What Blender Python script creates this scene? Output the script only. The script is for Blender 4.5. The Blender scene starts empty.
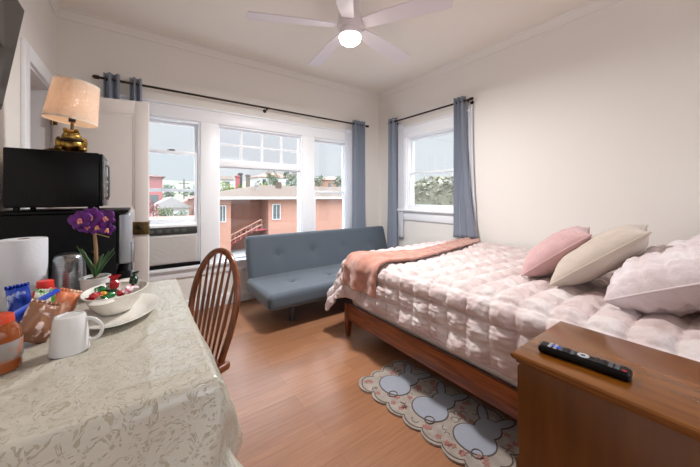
import bpy, bmesh, math, random
from mathutils import Vector, Matrix, noise
random.seed(7)
PI = math.pi
C = bpy.context.scene.collection
sin, cos = math.sin, math.cos

# ------------------------------------------------------------------ helpers
def lin(c):
    return tuple(((v/255)/12.92 if v/255 <= .04045 else (((v/255)+.055)/1.055)**2.4) for v in c)

def mat(name, col, rough=.5, metal=0, col2=None, nscale=8, stretch=(1,1,1), bump=0, bscale=40, detail=4,
        spec=.5, coat=0, sheen=0, trans=0, emit=None, estr=0, sss=0, lo=.35, hi=.65, rot=(0,0,0), ior=1.45, rough2=None):
    m = bpy.data.materials.new(name); m.use_nodes = True
    nt = m.node_tree; N = nt.nodes; L = nt.links
    b = N['Principled BSDF']
    b.inputs['Base Color'].default_value = (*lin(col), 1)
    b.inputs['Roughness'].default_value = rough
    b.inputs['Metallic'].default_value = metal
    b.inputs['Specular IOR Level'].default_value = spec
    b.inputs['Coat Weight'].default_value = coat
    b.inputs['Coat Roughness'].default_value = .15
    b.inputs['Sheen Weight'].default_value = sheen
    b.inputs['Transmission Weight'].default_value = trans
    b.inputs['IOR'].default_value = ior
    if sss:
        b.inputs['Subsurface Weight'].default_value = sss
        b.inputs['Subsurface Radius'].default_value = (.02, .012, .008)
    if emit:
        b.inputs['Emission Color'].default_value = (*lin(emit), 1)
        b.inputs['Emission Strength'].default_value = estr
    tc = mp = None
    def coords():
        tc = N.new('ShaderNodeTexCoord'); mp = N.new('ShaderNodeMapping')
        mp.inputs['Scale'].default_value = stretch; mp.inputs['Rotation'].default_value = rot
        L.new(tc.outputs['Object'], mp.inputs['Vector'])
        return mp.outputs['Vector']
    if col2 or bump or rough2 is not None:
        v = coords()
    if col2 or rough2 is not None:
        n = N.new('ShaderNodeTexNoise'); n.inputs['Scale'].default_value = nscale; n.inputs['Detail'].default_value = detail
        L.new(v, n.inputs['Vector'])
        if col2:
            r = N.new('ShaderNodeValToRGB')
            r.color_ramp.elements[0].position = lo; r.color_ramp.elements[1].position = hi
            r.color_ramp.elements[0].color = (*lin(col), 1); r.color_ramp.elements[1].color = (*lin(col2), 1)
            L.new(n.outputs['Fac'], r.inputs['Fac']); L.new(r.outputs['Color'], b.inputs['Base Color'])
        if rough2 is not None:
            mr = N.new('ShaderNodeMapRange')
            mr.inputs['To Min'].default_value = rough; mr.inputs['To Max'].default_value = rough2
            mr.inputs['From Min'].default_value = lo; mr.inputs['From Max'].default_value = hi
            L.new(n.outputs['Fac'], mr.inputs['Value']); L.new(mr.outputs['Result'], b.inputs['Roughness'])
    if bump:
        n2 = N.new('ShaderNodeTexNoise'); n2.inputs['Scale'].default_value = bscale; n2.inputs['Detail'].default_value = 5
        L.new(v, n2.inputs['Vector'])
        bp = N.new('ShaderNodeBump'); bp.inputs['Strength'].default_value = bump; bp.inputs['Distance'].default_value = .01
        L.new(n2.outputs['Fac'], bp.inputs['Height']); L.new(bp.outputs['Normal'], b.inputs['Normal'])
    return m

def glass_mat(name, tint=(249, 251, 252), fac=.05):
    m = bpy.data.materials.new(name); m.use_nodes = True
    nt = m.node_tree; N = nt.nodes; L = nt.links
    N.remove(N['Principled BSDF'])
    o = N['Material Output']; t = N.new('ShaderNodeBsdfTransparent'); g = N.new('ShaderNodeBsdfGlossy'); x = N.new('ShaderNodeMixShader')
    t.inputs['Color'].default_value = (*lin(tint), 1); g.inputs['Roughness'].default_value = .02
    x.inputs['Fac'].default_value = fac
    L.new(t.outputs[0], x.inputs[1]); L.new(g.outputs[0], x.inputs[2]); L.new(x.outputs[0], o.inputs['Surface'])
    return m

def fabric_mix(m, amt, col):      # thin cloth: lets light through
    nt = m.node_tree; N = nt.nodes; L = nt.links
    b = N['Principled BSDF']; o = N['Material Output']
    t = N.new('ShaderNodeBsdfTranslucent'); t.inputs['Color'].default_value = (*lin(col), 1)
    x = N.new('ShaderNodeMixShader'); x.inputs['Fac'].default_value = amt
    L.new(b.outputs[0], x.inputs[1]); L.new(t.outputs[0], x.inputs[2]); L.new(x.outputs[0], o.inputs['Surface'])
    return m

WM = {}
def wm(o): return WM.get(o.name, Matrix.Identity(4))

def tag(o, label=None, cat=None, group=None, kind=None):
    if label: o['label'] = label
    if cat: o['category'] = cat
    if group: o['group'] = group
    if kind: o['kind'] = kind
    return o

def empty(name, loc=(0,0,0), rot=(0,0,0), label=None, cat=None, group=None, kind=None):
    o = bpy.data.objects.new(name, None); C.objects.link(o)
    o.location = loc; o.rotation_euler = rot; o.empty_display_size = .1
    from mathutils import Euler
    WM[o.name] = Matrix.Translation(Vector(loc)) @ Euler(rot).to_matrix().to_4x4()
    return tag(o, label, cat, group, kind)

class MB:
    def __init__(s): s.bm = bmesh.new()
    def _merge(s, b2, xf=None, uv=False):
        if xf is not None: b2.transform(xf)
        me = bpy.data.meshes.new('t'); b2.to_mesh(me); b2.free()
        s.bm.from_mesh(me); bpy.data.meshes.remove(me)
        return s
    def box(s, x0, x1, y0, y1, z0, z1, bev=0, seg=2, xf=None):
        b = bmesh.new(); bmesh.ops.create_cube(b, size=1)
        for v in b.verts:
            v.co = Vector(((x0+x1)/2+v.co.x*(x1-x0), (y0+y1)/2+v.co.y*(y1-y0), (z0+z1)/2+v.co.z*(z1-z0)))
        if bev: bmesh.ops.bevel(b, geom=b.edges[:], offset=bev, segments=seg, affect='EDGES', profile=.5, clamp_overlap=True)
        return s._merge(b, xf)
    def rbox(s, x0, x1, y0, y1, z0, z1, r, cuts=(10,10,4), fn=None, xf=None):
        b = bmesh.new()
        n = cuts; c = Vector(((x0+x1)/2,(y0+y1)/2,(z0+z1)/2)); h = Vector(((x1-x0)/2,(y1-y0)/2,(z1-z0)/2))
        cache = {}
        def vert(p):
            k = tuple(round(q,5) for q in p)
            if k not in cache: cache[k] = b.verts.new(p)
            return cache[k]
        def samp(m, hh):
            ang = [hh - r + r*t for t in (0,.25,.5,.75,1)]
            out = [-(hh)] if False else []
            out = [-a for a in reversed(ang)]
            inner = hh - r
            out += [-inner + 2*inner*i/m for i in range(1, m)]
            out += ang
            res = []
            for q in out:
                if not res or q-res[-1] > 1e-5: res.append(q)
            return res
        S = [samp(n[i], h[i]) for i in range(3)]
        for ax in range(3):
            a1, a2 = (ax+1)%3, (ax+2)%3
            for sg in (-1, 1):
                for i in range(len(S[a1])-1):
                    for j in range(len(S[a2])-1):
                        q = []
                        for (ii, jj) in ((i,j),(i+1,j),(i+1,j+1),(i,j+1)):
                            p = [0,0,0]; p[ax] = sg*h[ax]; p[a1] = S[a1][ii]; p[a2] = S[a2][jj]
                            q.append(vert(p))
                        if sg < 0: q.reverse()
                        try: b.faces.new(q)
                        except ValueError: pass
        for v in b.verts:
            p = v.co.copy()
            q = Vector([max(-(h[i]-r), min(h[i]-r, p[i])) for i in range(3)])
            d = p-q
            nrm = d.normalized() if d.length > 0 else Vector((0,0,1))
            pp = q + nrm*r
            if fn: pp = fn(pp, nrm)
            v.co = pp + c
        return s._merge(b, xf)
    def cyl(s, p0, p1, r0, r1=None, n=20, cap=True):
        p0 = Vector(p0); p1 = Vector(p1); r1 = r0 if r1 is None else r1
        d = p1-p0
        b = bmesh.new(); bmesh.ops.create_cone(b, cap_ends=cap, segments=n, radius1=r0, radius2=r1, depth=d.length)
        q = Vector((0,0,1)).rotation_difference(d.normalized()).to_matrix().to_4x4()
        return s._merge(b, Matrix.Translation((p0+p1)/2) @ q)
    def lathe(s, prof, c=(0,0,0), n=32, sx=1, sy=1, xf=None, fn=None):
        b = bmesh.new(); rings = []
        for (r, z) in prof:
            if r < 1e-6: rings.append([b.verts.new((c[0], c[1], c[2]+z))])
            else:
                rings.append([b.verts.new((c[0]+r*sx*cos(2*PI*k/n), c[1]+r*sy*sin(2*PI*k/n), c[2]+z)) for k in range(n)])
        for a, d in zip(rings, rings[1:]):
            for k in range(n):
                k2 = (k+1)%n
                if len(a) == 1 and len(d) == 1: continue
                if len(a) == 1: b.faces.new((a[0], d[k2], d[k]))
                elif len(d) == 1: b.faces.new((a[k], a[k2], d[0]))
                else: b.faces.new((a[k], a[k2], d[k2], d[k]))
        if fn:
            for v in b.verts: v.co = fn(v.co)
        bmesh.ops.recalc_face_normals(b, faces=b.faces)
        return s._merge(b, xf)
    def ball(s, c, r, seg=16, fn=None, xf=None):
        if not hasattr(r, '__len__'): r = (r,r,r)
        b = bmesh.new(); bmesh.ops.create_uvsphere(b, u_segments=seg, v_segments=max(6,seg//2+2), radius=1)
        for v in b.verts:
            p = v.co.copy()
            if fn: p = fn(p)
            v.co = Vector((c[0]+p.x*r[0], c[1]+p.y*r[1], c[2]+p.z*r[2]))
        return s._merge(b, xf)
    def tube(s, pts, r, n=10, cyc=False, flat=None, up=None):
        P = [Vector(p) for p in pts]; K = len(P)
        R = r if hasattr(r, '__len__') else [r]*K
        b = bmesh.new(); rings = []
        u = None
        for i in range(K):
            if cyc: t = (P[(i+1)%K]-P[i-1]).normalized()
            else: t = (P[min(i+1,K-1)]-P[max(i-1,0)]).normalized()
            if up is not None: u = Vector(up) - t*Vector(up).dot(t); u.normalize()
            elif u is None:
                a = Vector((0,0,1)) if abs(t.z) < .9 else Vector((1,0,0)); u = (a-t*a.dot(t)).normalized()
            else:
                u = u-t*u.dot(t); u.normalize()
            w = t.cross(u)
            f = flat or 1
            rings.append([b.verts.new(P[i]+(u*cos(2*PI*k/n)*f+w*sin(2*PI*k/n))*R[i]) for k in range(n)])
        prs = list(zip(rings, rings[1:]))
        if cyc: prs.append((rings[-1], rings[0]))
        for a, d in prs:
            for k in range(n): b.faces.new((a[k], a[(k+1)%n], d[(k+1)%n], d[k]))
        if not cyc:
            b.faces.new(list(reversed(rings[0]))); b.faces.new(rings[-1])
        bmesh.ops.recalc_face_normals(b, faces=b.faces)
        return s._merge(b)
    def grid(s, f, nu, nv, uvf=None, flip=False):
        b = bmesh.new(); V = [[b.verts.new(f(i/nu, j/nv)) for j in range(nv+1)] for i in range(nu+1)]
        lay = b.loops.layers.uv.new('UVMap') if uvf else None
        for i in range(nu):
            for j in range(nv):
                ids = [(i,j),(i+1,j),(i+1,j+1),(i,j+1)]
                if flip: ids.reverse()
                fc = b.faces.new([V[a][c] for a, c in ids])
                if uvf:
                    for l, (a, c) in zip(fc.loops, ids): l[lay].uv = uvf(a/nu, c/nv)
        return s._merge(b)
    def prism(s, pts, z0, z1, xf=None, bev=0):
        b = bmesh.new()
        lo = [b.verts.new((p[0], p[1], z0)) for p in pts]; hi = [b.verts.new((p[0], p[1], z1)) for p in pts]
        b.faces.new(list(reversed(lo))); b.faces.new(hi)
        n = len(pts)
        for k in range(n): b.faces.new((lo[k], lo[(k+1)%n], hi[(k+1)%n], hi[k]))
        bmesh.ops.recalc_face_normals(b, faces=b.faces)
        if bev: bmesh.ops.bevel(b, geom=b.edges[:], offset=bev, segments=2, affect='EDGES')
        return s._merge(b, xf)
    def quad(s, *pts):
        b = bmesh.new(); b.faces.new([b.verts.new(p) for p in pts]); return s._merge(b)
    def build(s, name, m, parent=None, local=False, ang=38, origin=None, smooth=True):
        bm = s.bm
        if smooth:
            lim = math.radians(ang)
            for f in bm.faces: f.smooth = True
            for e in bm.edges:
                if len(e.link_faces) == 2 and e.calc_face_angle(0) > lim: e.smooth = False
        me = bpy.data.meshes.new(name); 
        if parent is not None and not local: bm.transform(wm(parent).inverted())
        loc = None
        if parent is None:
            if origin is None:
                xs = [v.co for v in bm.verts]
                mn = [min(v[i] for v in xs) for i in range(3)]; mx = [max(v[i] for v in xs) for i in range(3)]
                origin = ((mn[0]+mx[0])/2, (mn[1]+mx[1])/2, mn[2])
            loc = Vector(origin); bm.transform(Matrix.Translation(-loc))
        bm.to_mesh(me); bm.free()
        o = bpy.data.objects.new(name, me); C.objects.link(o)
        me.materials.append(m)
        if parent is not None:
            o.parent = parent; WM[o.name] = wm(parent)
        else:
            o.location = loc; WM[o.name] = Matrix.Translation(loc)
        return o

def copy_tree(o, loc=None, rot=None, parent=None, skip=()):
    c = o.copy(); C.objects.link(c); c.parent = parent
    if loc is not None: c.location = loc
    if rot is not None: c.rotation_euler = rot
    for ch in list(o.children):
        if ch.name.split('.')[0] in skip: continue
        copy_tree(ch, parent=c)
    return c

F = 291.0; YAW = math.radians(35.7); HZ = 197; H = 1.2
def at(px, py, Yp):               # a photo direction met with the plane y = Yp (for far background)
    u = (px-350)/F; v = (HZ-py)/F
    r = (sin(YAW)+cos(YAW)*u, cos(YAW)-sin(YAW)*u, v); t = Yp/r[1]
    return Vector((t*r[0], Yp, H+t*r[2]))

# ------------------------------------------------------------------ materials
M = {}
M['wall'] = mat('wall_paint', (232,228,223), .75, bump=.04, bscale=90)
M['ceil'] = mat('ceiling_paint', (238,231,222), .85, bump=.04, bscale=60)
M['trim'] = mat('white_trim_paint', (240,242,246), .35, bump=.02, bscale=20)
M['door'] = mat('door_paint', (232,226,222), .4, bump=.02, bscale=20)
M['glass'] = glass_mat('window_glass')
M['rod'] = mat('dark_bronze', (62,52,46), .4, .7)
M['grom'] = mat('grommet_steel', (120,122,126), .3, .9)
M['curt'] = fabric_mix(mat('blue_grey_curtain', (140,149,165), .8, sheen=.3, bump=.1, bscale=400), .12, (120,135,160))
M['sheer'] = fabric_mix(mat('white_sheer', (236,238,242), .8), .35, (235,240,250))
M['sofa'] = mat('slate_fabric', (68,76,86), .75, sheen=.25, col2=(78,87,97), nscale=260, bump=.12, bscale=500)
M['steel'] = mat('brushed_steel', (176,178,182), .28, 1, col2=(150,152,158), nscale=12, stretch=(1,1,30))
M['steeld'] = mat('sofa_leg_metal', (78,80,84), .4, .6)
M['black'] = mat('black_plastic', (6,6,8), .3, spec=.25)
M['blackm'] = mat('black_matte_casing', (5,5,7), .5, spec=.2)
M['screen'] = mat('tv_screen', (10,10,12), .12, spec=.35)
M['silver'] = mat('silver_door', (168,172,180), .35, .55)
M['cherry'] = mat('cherry_wood', (96,42,16), .3, col2=(142,72,32), nscale=5, stretch=(1,14,14), coat=.3)
M['cherryy'] = mat('cherry_wood_rail', (104,48,20), .3, col2=(146,78,36), nscale=5, stretch=(14,1,14), coat=.25)
M['cherryv'] = mat('cherry_wood_upright', (84,36,14), .3, col2=(122,60,26), nscale=5, stretch=(14,14,1), coat=.3)
M['night'] = mat('honey_wood_top', (94,51,10), .22, col2=(116,67,15), nscale=3.2, stretch=(9,1,9), coat=.35, detail=6)
M['nightv'] = mat('honey_wood_side_shaded', (82,44,7), .32, col2=(98,55,11), nscale=3, stretch=(7,7,1), coat=.25, detail=6)  # same wood as the top, darkened to put the side's shade into its colour
M['chair'] = mat('chair_wood', (92,46,22), .28, col2=(128,68,34), nscale=6, stretch=(12,12,1), coat=.5)
M['white'] = mat('white_ceramic', (214,214,214), .15, coat=.4)
M['cream'] = mat('cream_ceramic', (224,220,212), .2, coat=.3)
M['paper'] = mat('paper_towel_white', (206,208,214), .9, bump=.15, bscale=120)
M['gold'] = mat('antique_gold', (206,168,92), .3, 1, col2=(84,60,26), nscale=30, bump=.3, bscale=60)
M['brass'] = mat('old_brass', (150,125,80), .35, .9, col2=(100,82,55), nscale=40)
M['fan'] = mat('fan_white', (226,220,226), .35)
M['glow'] = mat('lamp_diffuser', (255,252,246), .4, emit=(255,248,238), estr=9)
M['bulbglow'] = mat('bulb', (255,230,190), .4, emit=(255,190,130), estr=1.6)
M['throw'] = mat('terracotta_fleece', (184,130,112), .9, sheen=.5, col2=(172,116,100), nscale=14, bump=.35, bscale=220)
M['sheet'] = mat('white_sheet', (232,226,226), .8, bump=.1, bscale=60)
M['pinkp'] = mat('rose_pillow', (196,158,158), .85, sheen=.3, bump=.2, bscale=200)
M['beigep'] = mat('beige_pillow', (192,178,166), .85, sheen=.2, bump=.25, bscale=140)
M['leaf'] = mat('orchid_leaf', (58,96,50), .4, col2=(38,74,36), nscale=12)
M['petal'] = mat('purple_petal', (104,18,128), .5, col2=(72,8,92), nscale=30, sss=.1)
M['lip'] = mat('orchid_lip', (226,180,130), .5, col2=(200,90,120), nscale=60)
M['stemm'] = mat('orchid_stem', (150,118,84), .6)
M['moss'] = mat('potting_moss', (70,62,40), .9, bump=.6, bscale=80)
M['red'] = mat('red_plastic', (196,24,24), .3, coat=.3)
M['orange'] = mat('orange_lid', (196,62,26), .35)
M['juice'] = mat('orange_bottle', (156,78,30), .12, trans=.25, coat=.3)
M['labelg'] = mat('grey_label', (140,132,128), .4, col2=(176,96,58), nscale=18, lo=.5, hi=.6)
M['bluef'] = mat('blue_foil', (24,60,170), .25, .3, col2=(190,205,235), nscale=22, lo=.55, hi=.62, coat=.4)
M['bluef2'] = mat('dark_blue_foil', (20,30,96), .25, .2, col2=(110,130,200), nscale=26, lo=.55, hi=.62, coat=.4)
M['bluep'] = mat('blue_packet', (36,78,205), .3, coat=.3)
M['brownf'] = mat('brown_snack_bag', (136,92,66), .35, col2=(214,190,184), nscale=26, lo=.5, hi=.55, coat=.2)
M['orangef'] = mat('orange_snack_bag', (206,120,80), .3, col2=(228,196,170), nscale=20, lo=.5, hi=.6, coat=.3)
M['greenf'] = mat('green_packet', (70,150,50), .3, col2=(225,225,215), nscale=40, lo=.5, hi=.56, coat=.3)
M['candyg'] = mat('green_wrapper', (28,120,60), .2, coat=.5)
M['candydg'] = mat('dark_green_wrapper', (14,52,34), .2, coat=.5)
M['candyr'] = mat('red_wrapper', (176,26,40), .2, coat=.5)
M['candyy'] = mat('gold_wrapper', (222,160,60), .25, .3, coat=.4)
M['candyw'] = mat('white_wrapper', (232,222,226), .3, col2=(220,90,120), nscale=90, lo=.5, hi=.6)
M['salmon'] = mat('salmon_stucco', (162,120,102), .9, bump=.1, bscale=6)
M['salmon_shaded'] = mat('salmon_stucco_shaded', (150,106,90), .9, bump=.1, bscale=6)  # same salmon stucco, darkened to paint in the shade of the recess
M['roof'] = mat('weathered_shingles', (80,66,56), .9, col2=(102,86,74), nscale=2.5, stretch=(1,6,1))
M['roofr'] = mat('red_tile_roof', (140,96,86), .9, col2=(152,110,100), nscale=3)
M['whitew'] = mat('white_stucco', (190,190,188), .9)
M['redw'] = mat('red_stucco', (160,96,94), .9)
M['darkw'] = mat('dark_opening', (40,36,36), .6)
M['winx'] = mat('outside_window_pane', (86,92,92), .15)
M['stairr'] = mat('red_painted_steps', (142,62,62), .7)
M['concrete'] = mat('pale_concrete', (156,152,148), .9, col2=(142,138,134), nscale=2)
M['tree1'] = mat('tree_foliage', (74,92,56), .9, col2=(110,124,82), nscale=3)
M['tree2'] = mat('grey_green_foliage', (96,108,92), .9, col2=(132,142,122), nscale=3)
M['treey'] = mat('yellow_green_foliage', (140,150,66), .9, col2=(104,118,56), nscale=3)
M['bark'] = mat('bark', (92,78,66), .9)
M['hedge'] = mat('olive_hedge_foliage', (122,120,102), .9, col2=(140,136,118), nscale=5)
M['land'] = mat('hillside_scrub', (98,100,82), .95, col2=(124,118,102), nscale=.12, detail=8)

# gold of the remote etc
def brick_floor():
    m = bpy.data.materials.new('oak_laminate'); m.use_nodes = True
    nt = m.node_tree; N = nt.nodes; L = nt.links; b = N['Principled BSDF']
    tc = N.new('ShaderNodeTexCoord')
    br = N.new('ShaderNodeTexBrick'); br.offset = .37; br.offset_frequency = 2
    br.inputs['Scale'].default_value = 1; br.inputs['Brick Width'].default_value = 1.2; br.inputs['Row Height'].default_value = .125
    br.inputs['Mortar Size'].default_value = .0011; br.inputs['Mortar Smooth'].default_value = .3; br.inputs['Bias'].default_value = 0
    br.inputs['Color1'].default_value = (*lin((144,101,74)), 1); br.inputs['Color2'].default_value = (*lin((160,115,86)), 1)
    br.inputs['Mortar'].default_value = (*lin((128,88,62)), 1)
    L.new(tc.outputs['Object'], br.inputs['Vector'])
    mp = N.new('ShaderNodeMapping'); mp.inputs['Scale'].default_value = (1.2, 22, 1)
    L.new(tc.outputs['Object'], mp.inputs['Vector'])
    n = N.new('ShaderNodeTexNoise'); n.inputs['Scale'].default_value = 2.6; n.inputs['Detail'].default_value = 9; n.inputs['Roughness'].default_value = .65
    n.inputs['Distortion'].default_value = .6
    L.new(mp.outputs[0], n.inputs['Vector'])
    r = N.new('ShaderNodeValToRGB'); r.color_ramp.elements[0].position = .3; r.color_ramp.elements[1].position = .7
    r.color_ramp.elements[0].color = (.68,.60,.52,1); r.color_ramp.elements[1].color = (1.12,1.1,1.08,1)
    L.new(n.outputs['Fac'], r.inputs['Fac'])
    x = N.new('ShaderNodeMix'); x.data_type = 'RGBA'; x.blend_type = 'MULTIPLY'; x.inputs['Factor'].default_value = .75
    L.new(br.outputs['Color'], x.inputs['A']); L.new(r.outputs['Color'], x.inputs['B'])
    L.new(x.outputs['Result'], b.inputs['Base Color'])
    b.inputs['Roughness'].default_value = .34; b.inputs['Specular IOR Level'].default_value = .45
    bp = N.new('ShaderNodeBump'); bp.inputs['Strength'].default_value = .12; bp.inputs['Distance'].default_value = .003
    L.new(n.outputs['Fac'], bp.inputs['Height']); L.new(bp.outputs['Normal'], b.inputs['Normal']); b.inputs['Roughness'].default_value = .28
    return m
M['floor'] = brick_floor()

def damask():
    m = bpy.data.materials.new('ivory_damask'); m.use_nodes = True
    nt = m.node_tree; N = nt.nodes; L = nt.links; b = N['Principled BSDF']
    tc = N.new('ShaderNodeTexCoord')
    n0 = N.new('ShaderNodeTexNoise'); n0.inputs['Scale'].default_value = 14; n0.inputs['Detail'].default_value = 2
    L.new(tc.outputs['UV'], n0.inputs['Vector'])
    mx = N.new('ShaderNodeMix'); mx.data_type = 'RGBA'; mx.inputs['Factor'].default_value = .10
    L.new(tc.outputs['UV'], mx.inputs['A']); L.new(n0.outputs['Color'], mx.inputs['B'])
    v = N.new('ShaderNodeTexVoronoi'); v.feature = 'SMOOTH_F1'; v.inputs['Scale'].default_value = 84; v.inputs['Smoothness'].default_value = .6
    L.new(mx.outputs['Result'], v.inputs['Vector'])
    w = N.new('ShaderNodeTexWave'); w.wave_type = 'RINGS'; w.inputs['Scale'].default_value = 30; w.inputs['Distortion'].default_value = 14
    w.inputs['Detail'].default_value = 2; w.inputs['Detail Scale'].default_value = 2.2
    L.new(mx.outputs['Result'], w.inputs['Vector'])
    ad = N.new('ShaderNodeMath'); ad.operation = 'MULTIPLY_ADD'; ad.inputs[1].default_value = 1.1
    L.new(v.outputs['Distance'], ad.inputs[0]); 
    sc = N.new('ShaderNodeMath'); sc.operation = 'MULTIPLY'; sc.inputs[1].default_value = .45
    L.new(w.outputs['Fac'], sc.inputs[0]); L.new(sc.outputs[0], ad.inputs[2])
    r = N.new('ShaderNodeValToRGB'); r.color_ramp.elements[0].position = .52; r.color_ramp.elements[1].position = .60
    L.new(ad.outputs[0], r.inputs['Fac'])
    c = N.new('ShaderNodeMix'); c.data_type = 'RGBA'
    c.inputs['A'].default_value = (*lin((156,148,129)), 1); c.inputs['B'].default_value = (*lin((184,179,166)), 1)
    L.new(r.outputs['Color'], c.inputs['Factor']); L.new(c.outputs['Result'], b.inputs['Base Color'])
    mr = N.new('ShaderNodeMapRange'); mr.inputs['To Min'].default_value = .5; mr.inputs['To Max'].default_value = .25
    L.new(r.outputs['Color'], mr.inputs['Value']); L.new(mr.outputs['Result'], b.inputs['Roughness'])
    b.inputs['Specular IOR Level'].default_value = .7
    n3 = N.new('ShaderNodeTexNoise'); n3.inputs['Scale'].default_value = 30; n3.inputs['Detail'].default_value = 5
    L.new(tc.outputs['UV'], n3.inputs['Vector'])
    ad2 = N.new('ShaderNodeMath'); ad2.operation = 'MULTIPLY_ADD'; ad2.inputs[1].default_value = 1.2
    L.new(n3.outputs['Fac'], ad2.inputs[0]); L.new(r.outputs['Color'], ad2.inputs[2])
    bp = N.new('ShaderNodeBump'); bp.inputs['Strength'].default_value = .45; bp.inputs['Distance'].default_value = .003
    L.new(ad2.outputs[0], bp.inputs['Height']); L.new(bp.outputs['Normal'], b.inputs['Normal'])
    return m
M['damask'] = damask()

def quilt(name, ca, cb, sc):
    m = bpy.data.materials.new(name); m.use_nodes = True
    nt = m.node_tree; N = nt.nodes; L = nt.links; b = N['Principled BSDF']
    tc = N.new('ShaderNodeTexCoord')
    def strip(ax, freq, ph):
        s = N.new('ShaderNodeSeparateXYZ'); L.new(tc.outputs['UV'], s.inputs[0])
        a = N.new('ShaderNodeMath'); a.operation = 'MULTIPLY_ADD'; a.inputs[1].default_value = freq; a.inputs[2].default_value = ph
        L.new(s.outputs[ax], a.inputs[0])
        k = N.new('ShaderNodeMath'); k.operation = 'SINE'; L.new(a.outputs[0], k.inputs[0])
        g = N.new('ShaderNodeMapRange'); g.inputs['From Min'].default_value = -.35; g.inputs['From Max'].default_value = .35
        g.inputs['To Max'].default_value = .5
        L.new(k.outputs[0], g.inputs['Value']); return g.outputs[0]
    a = strip(0, 2*PI/sc, .3); c = strip(1, 2*PI/sc, .9)
    s = N.new('ShaderNodeMath'); s.operation = 'ADD'; L.new(a, s.inputs[0]); L.new(c, s.inputs[1])
    n = N.new('ShaderNodeTexNoise'); n.inputs['Scale'].default_value = 60; L.new(tc.outputs['UV'], n.inputs['Vector'])
    mm = N.new('ShaderNodeMath'); mm.operation = 'MULTIPLY_ADD'; mm.inputs[1].default_value = .4; L.new(n.outputs['Fac'], mm.inputs[0]); L.new(s.outputs[0], mm.inputs[2])
    x = N.new('ShaderNodeMix'); x.data_type = 'RGBA'; x.inputs['A'].default_value = (*lin(ca), 1); x.inputs['B'].default_value = (*lin(cb), 1)
    L.new(mm.outputs[0], x.inputs['Factor']); L.new(x.outputs['Result'], b.inputs['Base Color'])
    b.inputs['Roughness'].default_value = .8; b.inputs['Sheen Weight'].default_value = .2
    n2 = N.new('ShaderNodeTexNoise'); n2.inputs['Scale'].default_value = 55; n2.inputs['Detail'].default_value = 4
    L.new(tc.outputs['UV'], n2.inputs['Vector'])
    bp = N.new('ShaderNodeBump'); bp.inputs['Strength'].default_value = .6; bp.inputs['Distance'].default_value = .008
    L.new(n2.outputs['Fac'], bp.inputs['Height']); L.new(bp.outputs['Normal'], b.inputs['Normal'])
    return m
M['quilt'] = quilt('blush_puff_quilt', (214,204,202), (200,180,178), .22)
M['sham'] = quilt('blush_sham_quilt', (224,216,218), (212,197,198), .17)

def shade_mat():
    m = mat('pleated_lampshade', (238,222,204), .6, bump=.05)
    return fabric_mix(m, .42, (248,214,182))
M['shade'] = shade_mat()
def plastic_mat():
    m = bpy.data.materials.new('clear_plastic_wrap'); m.use_nodes = True
    nt = m.node_tree; N = nt.nodes; L = nt.links; N.remove(N['Principled BSDF'])
    o = N['Material Output']; t = N.new('ShaderNodeBsdfTransparent'); g = N.new('ShaderNodeBsdfGlossy'); x = N.new('ShaderNodeMixShader')
    g.inputs['Roughness'].default_value = .08; x.inputs['Fac'].default_value = .12
    tc = N.new('ShaderNodeTexCoord'); n = N.new('ShaderNodeTexNoise'); n.inputs['Scale'].default_value = 14; n.inputs['Detail'].default_value = 2; n.inputs['Distortion'].default_value = 2
    L.new(tc.outputs['Object'], n.inputs['Vector'])
    bp = N.new('ShaderNodeBump'); bp.inputs['Strength'].default_value = 1; bp.inputs['Distance'].default_value = .04
    L.new(n.outputs['Fac'], bp.inputs['Height']); L.new(bp.outputs['Normal'], g.inputs['Normal'])
    L.new(t.outputs[0], x.inputs[1]); L.new(g.outputs[0], x.inputs[2]); L.new(x.outputs[0], o.inputs['Surface'])
    return m
M['wrap'] = plastic_mat()

def cr(P_, k):
    P_ = [Vector(p) for p in P_]; out = []
    for i in range(len(P_)-1):
        a, b, c, d = P_[max(i-1,0)], P_[i], P_[i+1], P_[min(i+2,len(P_)-1)]
        for j in range(k):
            t = j/k; out.append(.5*((2*b)+(c-a)*t+(2*a-5*b+4*c-d)*t*t+(3*b-3*c+d-a)*t**3))
    return out+[P_[-1]]
def structure(o): o['kind'] = 'structure'; return o

# ------------------------------------------------------------------ room shell
XL, XR, YB, YF, ZC = -.588, 3.045, 3.46, -1.3, 2.804
structure(MB().box(XL-1.0, XR+.15, YF, YB+.15, -.12, 0).build('floor', M['floor'], origin=(0,0,0)))
structure(MB().box(XL-1.0, XR+.15, YF, YB+.15, ZC, ZC+.12).build('ceiling', M['ceil']))
W = [(-.06,.52,.49,2.0), (.685,1.715,.47,2.0), (1.875,2.45,.47,2.0)]
w = MB()
xs = [XL-.15] + [q for a in W for q in a[:2]] + [XR+.15]
for i in range(0, len(xs), 2): w.box(xs[i], xs[i+1], YB, YB+.15, 0, ZC)
for x0, x1, z0, z1 in W: w.box(x0, x1, YB, YB+.15, 0, z0); w.box(x0, x1, YB, YB+.15, z1, ZC)
structure(w.build('wall_back', M['wall']))
w = MB(); wy0, wy1, wz0, wz1 = 2.03, 2.86, 1.04, 2.04
w.box(XR, XR+.15, YF, wy0, 0, ZC); w.box(XR, XR+.15, wy1, YB, 0, ZC)
w.box(XR, XR+.15, wy0, wy1, 0, wz0); w.box(XR, XR+.15, wy0, wy1, wz1, ZC)
structure(w.build('wall_right', M['wall']))
dy0, dy1, dz = 2.67, 3.29, 2.06
w = MB(); w.box(XL-.12, XL, YF, dy0, 0, ZC); w.box(XL-.12, XL, dy1, YB, 0, ZC); w.box(XL-.12, XL, dy0, dy1, dz, ZC)
structure(w.build('wall_left', M['wall']))
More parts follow.
